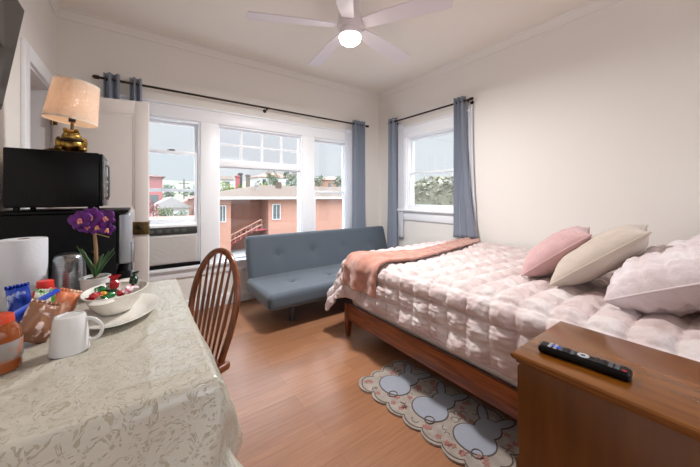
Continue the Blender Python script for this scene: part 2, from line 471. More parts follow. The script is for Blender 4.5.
w = MB(); w.box(XL-.12, .1, YF-.12, YF, 0, ZC); w.box(2.5, XR+.15, YF-.12, YF, 0, ZC); w.box(.1, 2.5, YF-.12, YF, 0, .7); w.box(.1, 2.5, YF-.12, YF, 2.3, ZC)  # unseen wall added to cut the fill; its opening still admits sky light
structure(w.build('wall_front_unseen', M['wall']))
# small hall seen past the open door
w = MB(); w.box(XL-1.0, XL-.92, 2.2, YB, 0, 2.6); w.box(XL-.92, XL-.12, YB-.08, YB, 0, 2.6); w.box(XL-.92, XL-.12, 2.2, 2.28, 0, 2.6); w.box(XL-.92, XL-.12, 2.28, YB-.08, 2.5, 2.6)
structure(w.build('wall_hall', mat('hall_paint_lamplit', (236,216,200), .8)))  # peach tint puts the table lamp's warm light into the wall colour

# crown mould, picture rail and baseboards
def crown(name, p0, p1, inward):
    prof = [(0,0),(0,-.075),(.012,-.075),(.016,-.05),(.03,-.03),(.034,-.012),(.045,-.008),(.045,0)]
    m = MB(); d = Vector(p1)-Vector(p0); iv = Vector(inward)
    b = bmesh.new(); R = []
    for e in (p0, p1): R.append([b.verts.new(Vector(e)+iv*q[0]+Vector((0,0,q[1]))) for q in prof])
    n = len(prof)
    for k in range(n): b.faces.new((R[0][k], R[0][(k+1)%n], R[1][(k+1)%n], R[1][k]))
    b.faces.new(R[0]); b.faces.new(list(reversed(R[1]))); bmesh.ops.recalc_face_normals(b, faces=b.faces)
    m._merge(b); return structure(m.build(name, M['wall']))
crown('trim_1', (XL,YB,ZC), (XR,YB,ZC), (0,-1,0))
crown('trim_2', (XR,YF,ZC), (XR,YB-.046,ZC), (-1,0,0))
crown('trim_3', (XL,YF,ZC), (XL,YB-.046,ZC), (1,0,0))
structure(MB().box(XL+.02, XR-.02, YB-.018, YB, 0, .12, .004).build('baseboard_back', M['trim']))
structure(MB().box(XR-.018, XR, YF, YB-.02, 0, .12, .004).build('baseboard_right', M['trim']))
structure(MB().box(XL, XL+.018, YF, 2.55, 0, .12, .004).build('baseboard_left', M['trim']))

# --- windows on the back wall
def frame_rect(m, x0, x1, z0, z1, y0, y1, t, tb=None, bev=.003):
    tb = tb or t
    m.box(x0, x0+t, y0, y1, z0, z1, bev); m.box(x1-t, x1, y0, y1, z0, z1, bev)
    m.box(x0+t, x1-t, y0, y1, z0, z0+tb, bev); m.box(x0+t, x1-t, y0, y1, z1-t, z1, bev)
def win_empty(n, loc): return empty(n, loc, kind='structure')
# window 1: sash raised over the air conditioner
a = W[0]; e = win_empty('window_1', (.23, YB, .49))
m = MB(); frame_rect(m, a[0], a[1], a[2], a[3], YB-.004, YB+.12, .022); m.build('window_frame', M['trim'], e)
m = MB(); frame_rect(m, a[0]+.022, a[1]-.022, 1.255, 1.978, YB+.062, YB+.095, .03); s = m.build('upper_sash', M['trim'], e)
MB().box(a[0]+.05, a[1]-.05, YB+.075, YB+.08, 1.28, 1.95).build('pane', M['glass'], s)
m = MB(); frame_rect(m, a[0]+.022, a[1]-.022, .925, 1.675, YB+.02, YB+.055, .032, .05); s = m.build('lower_sash', M['trim'], e)
MB().box(a[0]+.05, a[1]-.05, YB+.034, YB+.039, .965, 1.65).build('pane', M['glass'], s)
m = MB(); m.lathe([(0,0),(.035,0),(.035,.006),(.022,.012),(0,.014)], (.25, YB+.036, 1.675), 20, sx=1, sy=.4); m.box(.235,.285,YB+.02,YB+.03,1.678,1.69,.003)
m.build('sash_lock', M['rod'], s)
# window 2: fixed picture pane under an eight-light transom
a = W[1]; e = win_empty('window_2', (1.2, YB, .47))
m = MB(); frame_rect(m, a[0], a[1], a[2], a[3], YB-.004, YB+.12, .02); m.box(a[0], a[1], YB, YB+.10, 1.54, 1.61, .004); m.build('window_frame', M['trim'], e)
m = MB(); x0, x1, z0, z1 = a[0]+.02, a[1]-.02, 1.61, 1.98
frame_rect(m, x0, x1, z0, z1, YB+.03, YB+.07, .012)
for k in (1,2,3): xx = x0+(x1-x0)*k/4; m.box(xx-.012, xx+.012, YB+.035, YB+.065, z0, z1, .003)
m.box(x0, x1, YB+.036, YB+.064, (z0+z1)/2-.011, (z0+z1)/2+.011, .003)
s = m.build('transom_sash', M['trim'], e)
wav = mat('old_wavy_glass', (240,242,244), .1); M['wavy'] = glass_mat('transom_glass', (249,250,252), .08)
for k in range(4):
    for j in range(2):
        px0 = x0+(x1-x0)*k/4+.008; px1 = x0+(x1-x0)*(k+1)/4-.008; pz0 = z0+(z1-z0)*j/2+.006; pz1 = z0+(z1-z0)*(j+1)/2-.006
        MB().box(px0, px1, YB+.048, YB+.052, pz0, pz1).build('pane', M['wavy'], s)
m = MB(); frame_rect(m, a[0]+.02, a[1]-.02, .49, 1.54, YB+.03, YB+.065, .012, .02); s = m.build('picture_sash', M['trim'], e)
MB().box(a[0]+.03, a[1]-.03, YB+.045, YB+.05, .505, 1.53).build('pane', M['glass'], s)
# window 3: double hung
a = W[2]; e = win_empty('window_3', (2.16, YB, .47))
m = MB(); frame_rect(m, a[0], a[1], a[2], a[3], YB-.004, YB+.12, .022); m.build('window_frame', M['trim'], e)
m = MB(); frame_rect(m, a[0]+.022, a[1]-.022, 1.25, 1.978, YB+.062, YB+.095, .028); s = m.build('upper_sash', M['trim'], e)
MB().box(a[0]+.045, a[1]-.045, YB+.075, YB+.08, 1.275, 1.955).build('pane', M['glass'], s)
m = MB(); frame_rect(m, a[0]+.022, a[1]-.022, .492, 1.285, YB+.02, YB+.055, .03, .05); s = m.build('lower_sash', M['trim'], e)
MB().box(a[0]+.05, a[1]-.05, YB+.034, YB+.039, .535, 1.26).build('pane', M['glass'], s)
# casing round the three windows
m = MB()
for x0, x1 in ((-.15,-.055),(.515,.69),(1.71,1.88),(2.445,2.56)): m.box(x0, x1, YB-.022, YB, .46, 2.03, .004)
m.box(-.17, 2.58, YB-.026, YB, 2.0, 2.13, .004); m.box(-.19, 2.60, YB-.04, YB, 2.13, 2.15, .004)
m.box(-.19, 2.60, YB-.055, YB+.02, .455, .487, .006); m.box(-.15, 2.56, YB-.02, YB, .37, .455, .004)
structure(m.build('trim_4', M['trim']))
# wall panel lines under the sill
m = MB()
for x in (.60, 1.80): m.box(x-.03, x+.03, YB-.012, YB, .12, .37, .003)
structure(m.build('trim_5', M['trim']))

# --- window on the right wall
e = win_empty('window_4', (XR, 2.445, 1.04))
def frame_y(m, y0, y1, z0, z1, x0, x1, t, tb=None, bev=.003):
    tb = tb or t
    m.box(x0, x1, y0, y0+t, z0, z1, bev); m.box(x0, x1, y1-t, y1, z0, z1, bev)
    m.box(x0, x1, y0+t, y1-t, z0, z0+tb, bev); m.box(x0, x1, y0+t, y1-t, z1-t, z1, bev)
m = MB(); frame_y(m, wy0, wy1, wz0, wz1, XR-.004, XR+.12, .02); m.build('window_frame', M['trim'], e)
m = MB(); frame_y(m, wy0+.02, wy1-.02, 1.51, 2.02, XR+.062, XR+.095, .028); s = m.build('upper_sash', M['trim'], e)
MB().box(XR+.075, XR+.08, wy0+.04, wy1-.04, 1.53, 2.0).build('pane', M['glass'], s)
m = MB(); frame_y(m, wy0+.02, wy1-.02, 1.06, 1.54, XR+.02, XR+.055, .028, .035); s = m.build('lower_sash', M['trim'], e)
MB().box(XR+.034, XR+.039, wy0+.04, wy1-.04, 1.085, 1.52).build('pane', M['glass'], s)
m = MB()
for y0, y1 in ((wy0-.14, wy0+.005), (wy1-.005, wy1+.14)): m.box(XR-.022, XR, y0, y1, 1.0, 2.07, .004)
m.box(XR-.026, XR, wy0-.15, wy1+.15, 2.03, 2.17, .004); m.box(XR-.04, XR, wy0-.165, wy1+.165, 2.17, 2.19, .004)
m.box(XR-.06, XR+.02, wy0-.17, wy1+.17, 1.0, 1.03, .006); m.box(XR-.02, XR, wy0-.14, wy1+.14, .88, 1.0, .004)
structure(m.build('trim_6', M['trim']))

# --- door frame and open door
m = MB(); m.box(XL, XL+.022, dy0-.10, dy0, 0, dz+.10, .004); m.box(XL, XL+.022, dy1, YB, 0, dz+.10, .004); m.box(XL, XL+.022, dy0, dy1, dz, dz+.10, .004)
m.box(XL-.12, XL, dy0, dy0+.012, 0, dz); m.box(XL-.12, XL, dy1-.012, dy1, 0, dz); m.box(XL-.12, XL, dy0, dy1, dz-.012, dz)
structure(m.build('trim_7', M['trim']))
hx, hy = -.562, 3.255; ex, ey = .058, 3.118
ang = math.atan2(ey-hy, ex-hx); Ld = math.hypot(ex-hx, ey-hy)
e = empty('door_1', (hx, hy, .01), (0,0,ang), kind='structure')
m = MB(); t = .017
def dbox(x0, x1, z0, z1, y=t, bev=.003): m.box(x0, x1, -y, y, z0, z1, bev)
dbox(0, .10, 0, 2.02); dbox(Ld-.10, Ld, 0, 2.02); dbox(.10, Ld-.10, 1.90, 2.02); dbox(.10, Ld-.10, .95, 1.09); dbox(.10, Ld-.10, 0, .2)
dbox(.10, Ld-.10, .2, .95, .009, 0); dbox(.10, Ld-.10, 1.09, 1.90, .009, 0)
for z0, z1 in ((.2,.95),(1.09,1.90)):
    for xx in (.10, Ld-.115): m.box(xx, xx+.015, -.013, .013, z0, z1, .003)
    for zz in (z0, z1-.015): m.box(.10, Ld-.10, -.013, .013, zz, zz+.015, .003)
leaf = m.build('door_leaf', M['door'], e, local=True)
m = MB(); m.box(Ld-.125, Ld+.002, -t-.014, -t, .865, .975, .006); m.box(Ld-.002, Ld+.004, -.02, .012, .86, .98, .002)
pl = m.build('lock_plate', M['brass'], leaf, local=True)
m = MB(); m.lathe([(0,0),(.016,0),(.018,.006),(.012,.014),(0,.016)], n=18, xf=Matrix.Translation((Ld-.06,-t-.014,.925)) @ Matrix.Rotation(PI/2,4,'X')); m.build('keyhole_cover', M['rod'], pl, local=True)
for z in (.25, 1.0, 1.8):
    m = MB(); m.cyl((-.004,-t-.004,z-.04),(-.004,-t-.004,z+.04),.007,n=12); m.box(0,.03,-t-.002,-t,z-.04,z+.04,.001); m.build('hinge', M['brass'], leaf, local=True)

# ------------------------------------------------------------------ curtain rods and curtains
def rod_thing(name, p0, p1, wall_off, label, brk):
    p0 = Vector(p0); p1 = Vector(p1); d = (p1-p0).normalized()
    e = empty(name, tuple((p0+p1)/2), label=label, cat='curtain rod')
    MB().cyl(p0, p1, .011, n=16).build('rod', M['rod'], e)
    for p, s in ((p0,-1),(p1,1)):
        m = MB(); m.cyl(p, p+d*s*.035, .017, .017); m.cyl(p+d*s*.035, p+d*s*.045, .012, .009); m.build('finial', M['rod'], e)
    for f in brk:
        q = p0+(p1-p0)*f; wv = Vector(wall_off)
        m = MB(); m.cyl(q-wv*.0-Vector((0,0,.018)), q+wv-Vector((0,0,.018)), .006, n=10); m.cyl(q+wv*.97-Vector((0,0,.018)), q+wv-Vector((0,0,.018)), .022, n=16)
        m.cyl(q-Vector((0,0,.02)), q-Vector((0,0,.008)), .013, .013, n=12)
        m.build('bracket', M['rod'], e)
    return e
rod_thing('curtain_rod', (-.30,3.38,2.256), (2.73,3.38,2.256), (0,.08,0), 'long dark curtain rod spanning above the three white windows on the back wall', (.02,.5,.985))
rod_thing('curtain_rod', (2.965,3.07,2.285), (2.965,1.85,2.285), (.08,0,0), 'short dark curtain rod above the single window on the right wall', (.015,.985))

def curtain(name, along, a0, a1, off, z0, z1, folds, amp, label, m, cat='curtain', ztop_rod=None, group=None, bottom=None, grom=True, ph=0):
    # along: 'x' or 'y'; off: the other coordinate; bottom: (b0,b1) spread at the floor end
    e = empty(name, ((a0+a1)/2, off, z0) if along == 'x' else (off, (a0+a1)/2, z0), label=label, cat=cat, group=group)
    b0, b1 = bottom or (a0, a1)
    def f(u, v):
        k = 1-v
        q0 = a0+(b0-a0)*k**2.2; q1 = a1+(b1-a1)*k**2.2
        uu = u
        q = q0+(q1-q0)*uu
        wob = .006*noise.noise(Vector((u*6, v*5, ph)))*k
        y = off + amp*(1-.25*k)*sin(2*PI*folds*uu+ph) + wob*2 
        z = z0+(z1-z0)*v
        return (q+.012*sin(4*PI*folds*uu+ph)*(.3+k)*.6, y, z) if along == 'x' else (y, q+.012*sin(4*PI*folds*uu+ph)*(.3+k)*.6, z)
    g = MB(); g.grid(f, int(folds*16), 36)
    o = g.build('drape', m, e, ang=180)
    so = o.modifiers.new('s', 'SOLIDIFY'); so.thickness = .003; so.offset = 0
    if grom:
        for k in range(int(folds*2)):
            u = (k+.5)/(folds*2) - ph/(2*PI*folds)
            if u < 0 or u > 1: continue
            q = a0+(a1-a0)*u; c = Vector((q, off, ztop_rod)) if along == 'x' else Vector((off, q, ztop_rod))
            pts = [c+(Vector((0,cos(t)*.022,sin(t)*.022)) if along == 'x' else Vector((cos(t)*.022,0,sin(t)*.022))) for t in [2*PI*i/16 for i in range(16)]]
            MB().tube(pts, .0035, 6, cyc=True).build('grommet', M['grom'], e)
    return e
curtain('curtain', 'x', -.27, -.155, 3.375, .12, 2.31, 2, .03, 'grey-blue curtain bunched at the far left end of the long rod, beside the lamp', M['curt'], ztop_rod=2.256)
curtain('curtain', 'x', -.085, .008, 3.375, .12, 2.31, 2, .028, 'grey-blue curtain just above the free edge of the white open door', M['curt'], ztop_rod=2.256)
curtain('curtain', 'x', 2.48, 2.69, 3.375, .12, 2.31, 4, .032, 'grey-blue curtain at the right end of the long rod, behind the sofa back', M['curt'], ztop_rod=2.256, bottom=(2.46,2.70))
curtain('curtain', 'y', 2.995, 3.16, 2.968, .12, 2.34, 2.5, .034, 'grey-blue curtain at the end of the sofa, left of the right wall window', M['curt'], ztop_rod=2.285, bottom=(2.96,3.20))
curtain('curtain', 'y', 1.90, 2.04, 2.962, .735, 2.34, 3, .034, 'grey-blue curtain flaring out onto the bed, right of the right wall window', M['curt'], ztop_rod=2.285, bottom=(1.76,2.06))
curtain('sheer_curtain', 'x', 2.38, 2.50, 3.425, .5, 2.2, 3, .010, 'white curtain lining beside the blue curtain at the rightmost back window', M['sheer'], grom=False, cat='curtain')
curtain('sheer_curtain', 'y', 2.90, 2.99, 3.005, .62, 2.24, 3, .012, 'white curtain lining at the left edge of the right wall window', M['sheer'], grom=False, cat='curtain')
curtain('sheer_curtain', 'y', 1.845, 1.895, 3.012, .735, 2.24, 2, .008, 'white curtain lining hanging to the right of the flared blue curtain', M['sheer'], grom=False, cat='curtain', bottom=(1.78,1.86))

# ------------------------------------------------------------------ window air conditioner
e = empty('air_conditioner', (.23, YB, .49), label='white window air conditioner under the raised sash of the left window', cat='air conditioner')
MB().box(.0, .475, YB-.01, YB+.45, .495, .918, .006).build('housing', M['trim'], e)
acg = mat('ac_grille_grey', (202,198,194), .5)
m = MB(); m.box(-.005, .48, YB-.045, YB-.008, .53, .815, .006)
for k in range(22): z = .545+k*.012; m.box(.008, .467, YB-.049, YB-.044, z, z+.005)
m.build('front_grille', acg, e)
m = MB(); m.box(-.005, .48, YB-.04, YB-.008, .822, .893, .004); cp = m.build('control_band', mat('ac_dark_band', (52,54,52), .4), e)
for k in range(5): MB().box(.06+k*.07, .10+k*.07, YB-.044, YB-.039, .843, .873, .003).build('louver_tab', mat('ac_tab%d' % k, (84,88,86), .4), cp)
MB().box(-.005, .48, YB-.042, YB-.008, .895, .92, .004).build('top_trim', M['trim'], e)
MB().box(-.03, .51, YB-.05, YB-.024, .493, .525, .003).build('bottom_gasket', M['blackm'], e)
for x in (-.038+.0, .48): MB().box(x, x+.04, YB+.02, YB+.04, .495, .925, .002).build('side_filler', M['trim'], e)

# ------------------------------------------------------------------ ceiling fan
fx, fy = 1.33, 1.85
e = empty('ceiling_fan', (fx, fy, ZC), label='white five-blade ceiling fan with a lit round globe light', cat='ceiling fan')
m = MB(); m.lathe([(0,0),(.075,0),(.075,-.02),(.06,-.055),(.02,-.07),(0,-.07)], (fx,fy,ZC), 40); m.build('ceiling_canopy', M['fan'], e)
m = MB(); m.cyl((fx,fy,ZC-.065),(fx,fy,2.73),.05, n=20); m.build('downrod', M['fan'], e)
m = MB(); m.lathe([(0,2.735),(.06,2.735),(.078,2.72),(.082,2.64),(.092,2.62),(.10,2.60),(.102,2.53),(.094,2.51),(.09,2.508),(.09,2.50),(.0,2.50)], (fx,fy,0), 48); m.build('motor_housing', M['fan'], e)
m = MB(); m.lathe([(0,2.50),(.088,2.50),(.09,2.49),(.088,2.455),(.08,2.452),(.0,2.452)], (fx,fy,0), 48); lk = m.build('light_collar', M['fan'], e)
m = MB(); m.lathe([(.084,2.452),(.084,2.44),(.078,2.42),(.06,2.404),(.03,2.396),(0,2.394)], (fx,fy,0), 48); m.build('light_globe', M['glow'], e)
for k in range(5):
    an = math.radians(11+72*k)
    xf = Matrix.Translation((fx,fy,2.535)) @ Matrix.Rotation(an,4,'Z') @ Matrix.Rotation(math.radians(-13),4,'X')
    pts = [(.12,-.050),(.30,-.066),(.72,-.080),(.775,-.074),(.785,-.056),(.755,.064),(.742,.074),(.72,.076),(.30,.062),(.12,.046)]
    MB().prism(pts, -.004, .004, xf=xf).build('blade', M['fan'], e)
    m = MB(); m.box(.085,.20,-.022,.022,.003,.011,.003, xf=xf); m.box(.16,.22,-.04,.04,.003,.009,.002, xf=xf); m.build('blade_bracket', M['fan'], e)

# ------------------------------------------------------------------ television
e = empty('television', (-.480, 1.55, 1.838), (0, math.radians(8.5), 0), label='black flat television tilted forward high on the left wall', cat='television')
# local frame: screen faces +x
tw, th = .46, .245
m = MB(); m.box(-.035, .0, -tw, tw, -th, th, .006); m.box(-.06,-.03,-.3,.3,-.18,.12,.01); m.build('casing', M['black'], e, local=True)
MB().box(.0005, .003, -tw+.014, tw-.014, -th+.02, th-.012, .0008).build('screen', M['screen'], e, local=True)
m = MB(); m.box(-.10,-.055,-.15,.15,-.1,.1,.005); m.build('wall_mount', M['steeld'], e, local=True)

# ------------------------------------------------------------------ fridge and microwave
e = empty('mini_fridge', (-.33, 2.23, 0), label='tall black mini fridge with silver doors beneath the microwave', cat='fridge')
MB().box(-.56, -.105, 2.0, 2.47, .02, 1.115, .008).build('body', M['blackm'], e)
MB().box(-.565, -.055, 1.995, 2.475, 1.116, 1.13, .005).build('top_panel', M['blackm'], e)
m = MB(); m.box(-.098, -.046, 2.0, 2.47, .835, 1.108, .012, 3); d = m.build('door', M['silver'], e)
m = MB(); m.box(-.105, -.096, 2.005, 2.465, .84, 1.10); m.build('door_gasket', M['black'], d)
m = MB(); m.box(-.05,-.03,2.02,2.04,.84,.95,.004); m.build('handle', M['steel'], d)
m = MB(); m.box(-.098, -.046, 2.0, 2.47, .06, .80, .012, 3); d = m.build('door', M['blackm'], e); d['label'] = 'dark lower door'
m = MB(); m.box(-.05,-.03,2.02,2.04,.66,.79,.004); m.build('handle', M['steel'], d)
for x in (-.52,-.14):
    for y in (2.04, 2.43): MB().cyl((x,y,0),(x,y,.025),.018, n=14).build('foot', M['black'], e)

e = empty('microwave', (-.34, 2.27, 1.13), label='black microwave with a vented side on top of the mini fridge', cat='microwave')
m = MB(); m.box(-.525, -.182, 2.05, 2.40, 1.148, 1.435, .006)
for r in range(4):
    for c in range(5):
        x = -.47+c*.045; z = 1.185+r*.012; m.box(x, x+.03, 2.047, 2.051, z, z+.004)
m.build('casing', M['black'], e)
m = MB(); m.box(-.181, -.167, 2.055, 2.30, 1.15, 1.432, .004); d = m.build('door', M['black'], e)
MB().box(-.1675,-.166,2.07,2.25,1.18,1.41,.0005).build('door_glass', M['screen'], d)
m = MB(); m.tube([(-.168,2.275,1.19),(-.156,2.275,1.20),(-.154,2.275,1.29),(-.156,2.275,1.38),(-.168,2.275,1.39)], .005, 8); m.build('handle', M['steel'], d)
m = MB(); m.box(-.181,-.167,2.303,2.397,1.15,1.432,.004); p = m.build('control_panel', M['silver'], e)
for k in range(4): MB().box(-.1675,-.165,2.315,2.385,1.18+k*.04,1.205+k*.04,.001).build('button', M['black'], p)
for x in (-.49,-.22):
    for y in (2.09, 2.36): MB().cyl((x,y,1.1305),(x,y,1.15),.012, n=12).build('foot', M['black'], e)

# ------------------------------------------------------------------ table lamp
lx, ly, lz = -.302, 2.15, 1.436
e = empty('table_lamp', (lx,ly,lz), label='table lamp with gold figurine base and pale shade still in plastic, on the microwave', cat='lamp')
m = MB()
m.ball((lx,ly,lz+.045),(.052,.05,.045),24); m.ball((lx,ly,lz+.085),(.042,.042,.034),24); m.ball((lx-.022,ly-.03,lz+.118),(.01,.01,.012)); m.ball((lx+.022,ly-.03,lz+.118),(.01,.01,.012))
m.ball((lx,ly-.005,lz+.10),(.036,.036,.026),24)
for s in (-1,1):
    m.ball((lx+s*.047,ly-.032,lz+.020),(.019,.026,.018)); m.ball((lx+s*.05,ly-.01,lz+.05),(.015,.02,.035))
m.lathe([(0,0),(.05,0),(.052,.006),(0,.008)], (lx,ly,lz), 24)
m.tube([(lx-.055,ly+.02,lz+.014),(lx-.09,ly+.02,lz+.013),(lx-.11,ly+.015,lz+.010)],[.012,.009,.004],8)
m.build('figurine_base', M['gold'], e)
m = MB(); m.tube([(lx+.052*cos(t),ly+.05*sin(t),lz+.066) for t in [2*PI*k/24 for k in range(24)]], .006, 8, cyc=True); m.build('carved_belt', M['rod'], e)
MB().cyl((lx,ly,lz+.10),(lx+.002,ly,lz+.17),.007,n=14).build('stem', M['brass'], e)
MB().cyl((lx,ly,lz+.168),(lx+.003,ly,lz+.21),.014,.017,n=16).build('socket', M['rod'], e)
MB().ball((lx+.004,ly,lz+.25),(.024,.024,.034),16).build('bulb', M['bulbglow'], e)
sx_ = Matrix.Translation((lx-.004,ly,lz+.172)) @ Matrix.Rotation(math.radians(7),4,'Y')
m = MB(); m.lathe([(.110,0),(.094,.205)], n=96, xf=sx_, fn=lambda v: Vector((v.x*(1+.004*cos(48*math.atan2(v.y,v.x))), v.y*(1+.004*cos(48*math.atan2(v.y,v.x))), v.z)))
sh = m.build('lamp_shade', M['shade'], e)
shb = mat('shade_band', (240,226,212), .6)
for r_, z_ in ((.1105,0),(.0945,.205)):
    m = MB(); m.lathe([(r_-.001,z_-.003),(r_+.001,z_-.003),(r_+.001,z_+.005),(r_-.001,z_+.005),(r_-.001,z_-.003)], n=64, xf=sx_); m.build('shade_trim', shb, sh)
m = MB()
for k in range(3):
    t = 2*PI*k/3
    b0 = sx_ @ Vector((0,0,.17)); b1 = sx_ @ Vector((.095*cos(t),.095*sin(t),.198)); m.cyl(b0,b1,.0015,n=6)
m.cyl(Vector((lx+.003,ly,lz+.21)), sx_ @ Vector((0,0,.175)), .003, n=8)
m.build('shade_spider', M['brass'], sh)
m = MB(); m.lathe([(.117,-.010),(.112,.06),(.106,.12),(.099,.208),(.08,.213)], n=64, xf=sx_, fn=lambda v: v*(1+.02*noise.noise(v*22)))
m.build('plastic_wrap', M['wrap'], sh)

# ------------------------------------------------------------------ dining table and cloth
TZ = .742
e = empty('dining_table', (-.21,1.33,0), label='dining table hidden under the ivory tablecloth beside the mini fridge', cat='table')
MB().box(-.565, .145, .80, 1.86, TZ-.03, TZ, .006).build('tabletop', M['cherry'], e)
m = MB(); m.box(-.52,.10,.85,.87,TZ-.11,TZ-.031); m.box(-.52,.10,1.79,1.81,TZ-.11,TZ-.031); m.box(-.53,-.51,.86,1.8,TZ-.11,TZ-.031); m.box(.09,.11,.86,1.8,TZ-.11,TZ-.031); m.build('apron', M['cherry'], e)
for x in (-.52,.10):
    for y in (.855,1.805): MB().cyl((x,y,0),(x,y,TZ-.031),.018,.028,n=16).build('leg', M['cherryv'], e)

def drape(s, t, rect, top, r, flare=.1, zmin=.02):
    x0, x1, y0, y1 = rect
    cx = max(x0, min(x1, s)); cy = max(y0, min(y1, t)); ox = s-cx; oy = t-cy; Lh = math.hypot(ox, oy)
    if Lh < 1e-9: return Vector((s,t,top)), Vector((0,0,1)), 0
    d = Vector((ox/Lh, oy/Lh, 0))
    if Lh < r*PI/2:
        a = Lh/r; return Vector((cx,cy,top))+d*r*sin(a)-Vector((0,0,r*(1-cos(a)))), d*sin(a)+Vector((0,0,cos(a))), 0
    rem = Lh-r*PI/2
    return Vector((cx,cy,top-r-rem))+d*(r+flare*rem), (d+Vector((0,0,flare))).normalized(), rem

def cloth_f(u, v):
    s = -.572 + u*(.155+.265+.572); t = .385+v*(2.12-.385)
    p, n, rem = drape(s, t, (-.60,.150,.795,1.865), TZ+.006, .012, .20)
    q = Vector((s*3, t*3, 0))
    if rem > 0:
        wv = sin((s*1.0-t*1.0)*22+2*noise.noise(q*.6))*.035*min(1,rem/.3)
        kk = 1 if t < 1.0 else max(0,1-(t-1.0)/.25)
        p += Vector((n.x,n.y,0))*(wv+.01)*(kk if s > .16 else 1)
    else:
        hh = .0035*max(0, noise.noise(q*2.2)+.2)+.0016*max(0,noise.noise(q*6)+.1)
        # soft fold ridges left from unfolding the cloth
        for (ax, ay, bx, by, am, wd) in ((-.52,.87,.14,.86,.006,.012),(-.33,1.12,-.02,1.08,.007,.016),(-.02,1.08,.06,1.16,.006,.014),(-.25,.98,-.40,1.02,.005,.014),(.02,.80,.02,1.86,.0025,.008),(-.28,1.03,-.15,1.14,.006,.015)):
            dx, dy = bx-ax, by-ay; tt = max(0, min(1, ((s-ax)*dx+(t-ay)*dy)/(dx*dx+dy*dy)))
            dd = math.hypot(s-ax-dx*tt, t-ay-dy*tt+.008*sin(tt*9)); hh += am*math.exp(-(dd/wd)**2)*(.6+.4*sin(tt*5+ax*20))
        p += n*hh
    return p
m = MB(); m.grid(cloth_f, 130, 190, uvf=lambda u,v: (u*.992, v*1.735))
o = m.build('tablecloth', M['damask'], ang=180); tag(o, 'ivory damask tablecloth with swirling leaf pattern draped over the dining table', 'tablecloth')
TT = TZ+.0105

# ------------------------------------------------------------------ things on the table
# paper towel
px_, py_ = -.392, 1.76
e = empty('paper_towel_roll', (px_,py_,TT), label='thick white paper towel roll standing in front of the mini fridge', cat='paper towel')
m = MB(); m.lathe([(.018,0),(.068,0),(.070,.003),(.070,.272),(.068,.275),(.018,.275),(.018,0)], (px_,py_,TT), 48); m.build('roll', M['paper'], e)
m = MB(); m.lathe([(.0165,.002),(.018,.002),(.018,.276),(.0165,.276),(.0165,.002)], (px_,py_,TT), 32); m.build('cardboard_core', mat('cardboard', (150,120,90), .9), e)
# kettle
kx, ky = -.262, 1.80
e = empty('kettle', (kx,ky,TT), label='stainless steel electric kettle between the paper towel roll and the orchid', cat='kettle')
m = MB(); m.lathe([(0,.0),(.062,.0),(.064,.004),(.063,.018),(0,.018)], (kx,ky,TT), 40); m.build('power_base', M['black'], e)
m = MB(); m.lathe([(0,.019),(.058,.019),(.060,.024),(.060,.05),(.057,.12),(.053,.172),(.050,.178),(0,.178)], (kx,ky,TT), 40)
m.build('body', M['steel'], e)
m = MB(); m.lathe([(0,.170),(.050,.172),(.051,.180),(.046,.188),(.03,.195),(0,.197)], (kx,ky,TT), 36); m.build('lid', M['steel'], e)
m = MB(); m.tube(cr([(kx+.035,ky+.01,TT+.180),(kx+.075,ky+.01,TT+.186),(kx+.092,ky+.01,TT+.155),(kx+.088,ky+.01,TT+.09),(kx+.072,ky+.01,TT+.045),(kx+.052,ky+.01,TT+.04)],5), .010, 10); m.build('handle', M['black'], e)
m = MB(); m.tube([(kx+.008,ky-.047,TT+.12),(kx+.010,ky-.060,TT+.15),(kx+.012,ky-.070,TT+.176)], [.010,.017,.016], 12); m.build('spout', M['steel'], e)
# orchid
ox_, oy_ = -.165, 1.715
e = empty('potted_orchid', (ox_,oy_,TT), label='purple orchid with green strap leaves in a white pot beside the kettle', cat='plant')
m = MB(); m.lathe([(0,0),(.042,0),(.046,.004),(.052,.085),(.055,.088),(.055,.094),(.049,.094),(.047,.08),(0,.08)], (ox_,oy_,TT), 36); m.build('pot', M['white'], e)
m = MB(); m.lathe([(.047,.078),(.03,.085),(0,.088)], (ox_,oy_,TT), 24, fn=lambda v: v+Vector((0,0,.004*noise.noise(v*90)))); m.build('moss', M['moss'], e)
def leaf_f(c, an, Ln, wd, rise, droop):
    def f(u, v):
        r = Ln*u; w_ = wd*sin(PI*min(1,u*.9+.1))**.8*(v-.5)*2; z = rise*u-droop*u*u + abs(v-.5)*.012
        return Vector(c)+Vector((cos(an)*r-sin(an)*w_, sin(an)*r+cos(an)*w_, z))
    return f
st = [Vector((ox_,oy_,TT+.082)), Vector((ox_+.003,oy_,TT+.15)), Vector((ox_+.002,oy_,TT+.22)), Vector((ox_-.002,oy_,TT+.285)), Vector((ox_-.006,oy_-.005,TT+.32))]
for k in range(11):
    an = -PI/2+(k-5)*.55+random.uniform(-.15,.15) if k != 0 else PI*.7
    m = MB(); m.grid(leaf_f((ox_,oy_,TT+.08), an, random.uniform(.045,.085), .0065, random.uniform(.13,.19), random.uniform(.02,.06)), 14, 4)
    lf = m.build('leaf', M['leaf'], e, ang=180); so = lf.modifiers.new('s','SOLIDIFY'); so.thickness = .0012
m = MB(); m.tube(st, [.008,.0075,.007,.006,.004], 10); m.tube([st[3],st[3]+Vector((.03,-.005,-.012)),st[3]+Vector((.05,-.01,-.02))],.0022,8); m.tube([st[3],st[3]+Vector((-.012,-.015,.03)),st[3]+Vector((-.03,-.01,.05))],.0022,8); m.build('stem', M['stemm'], e)
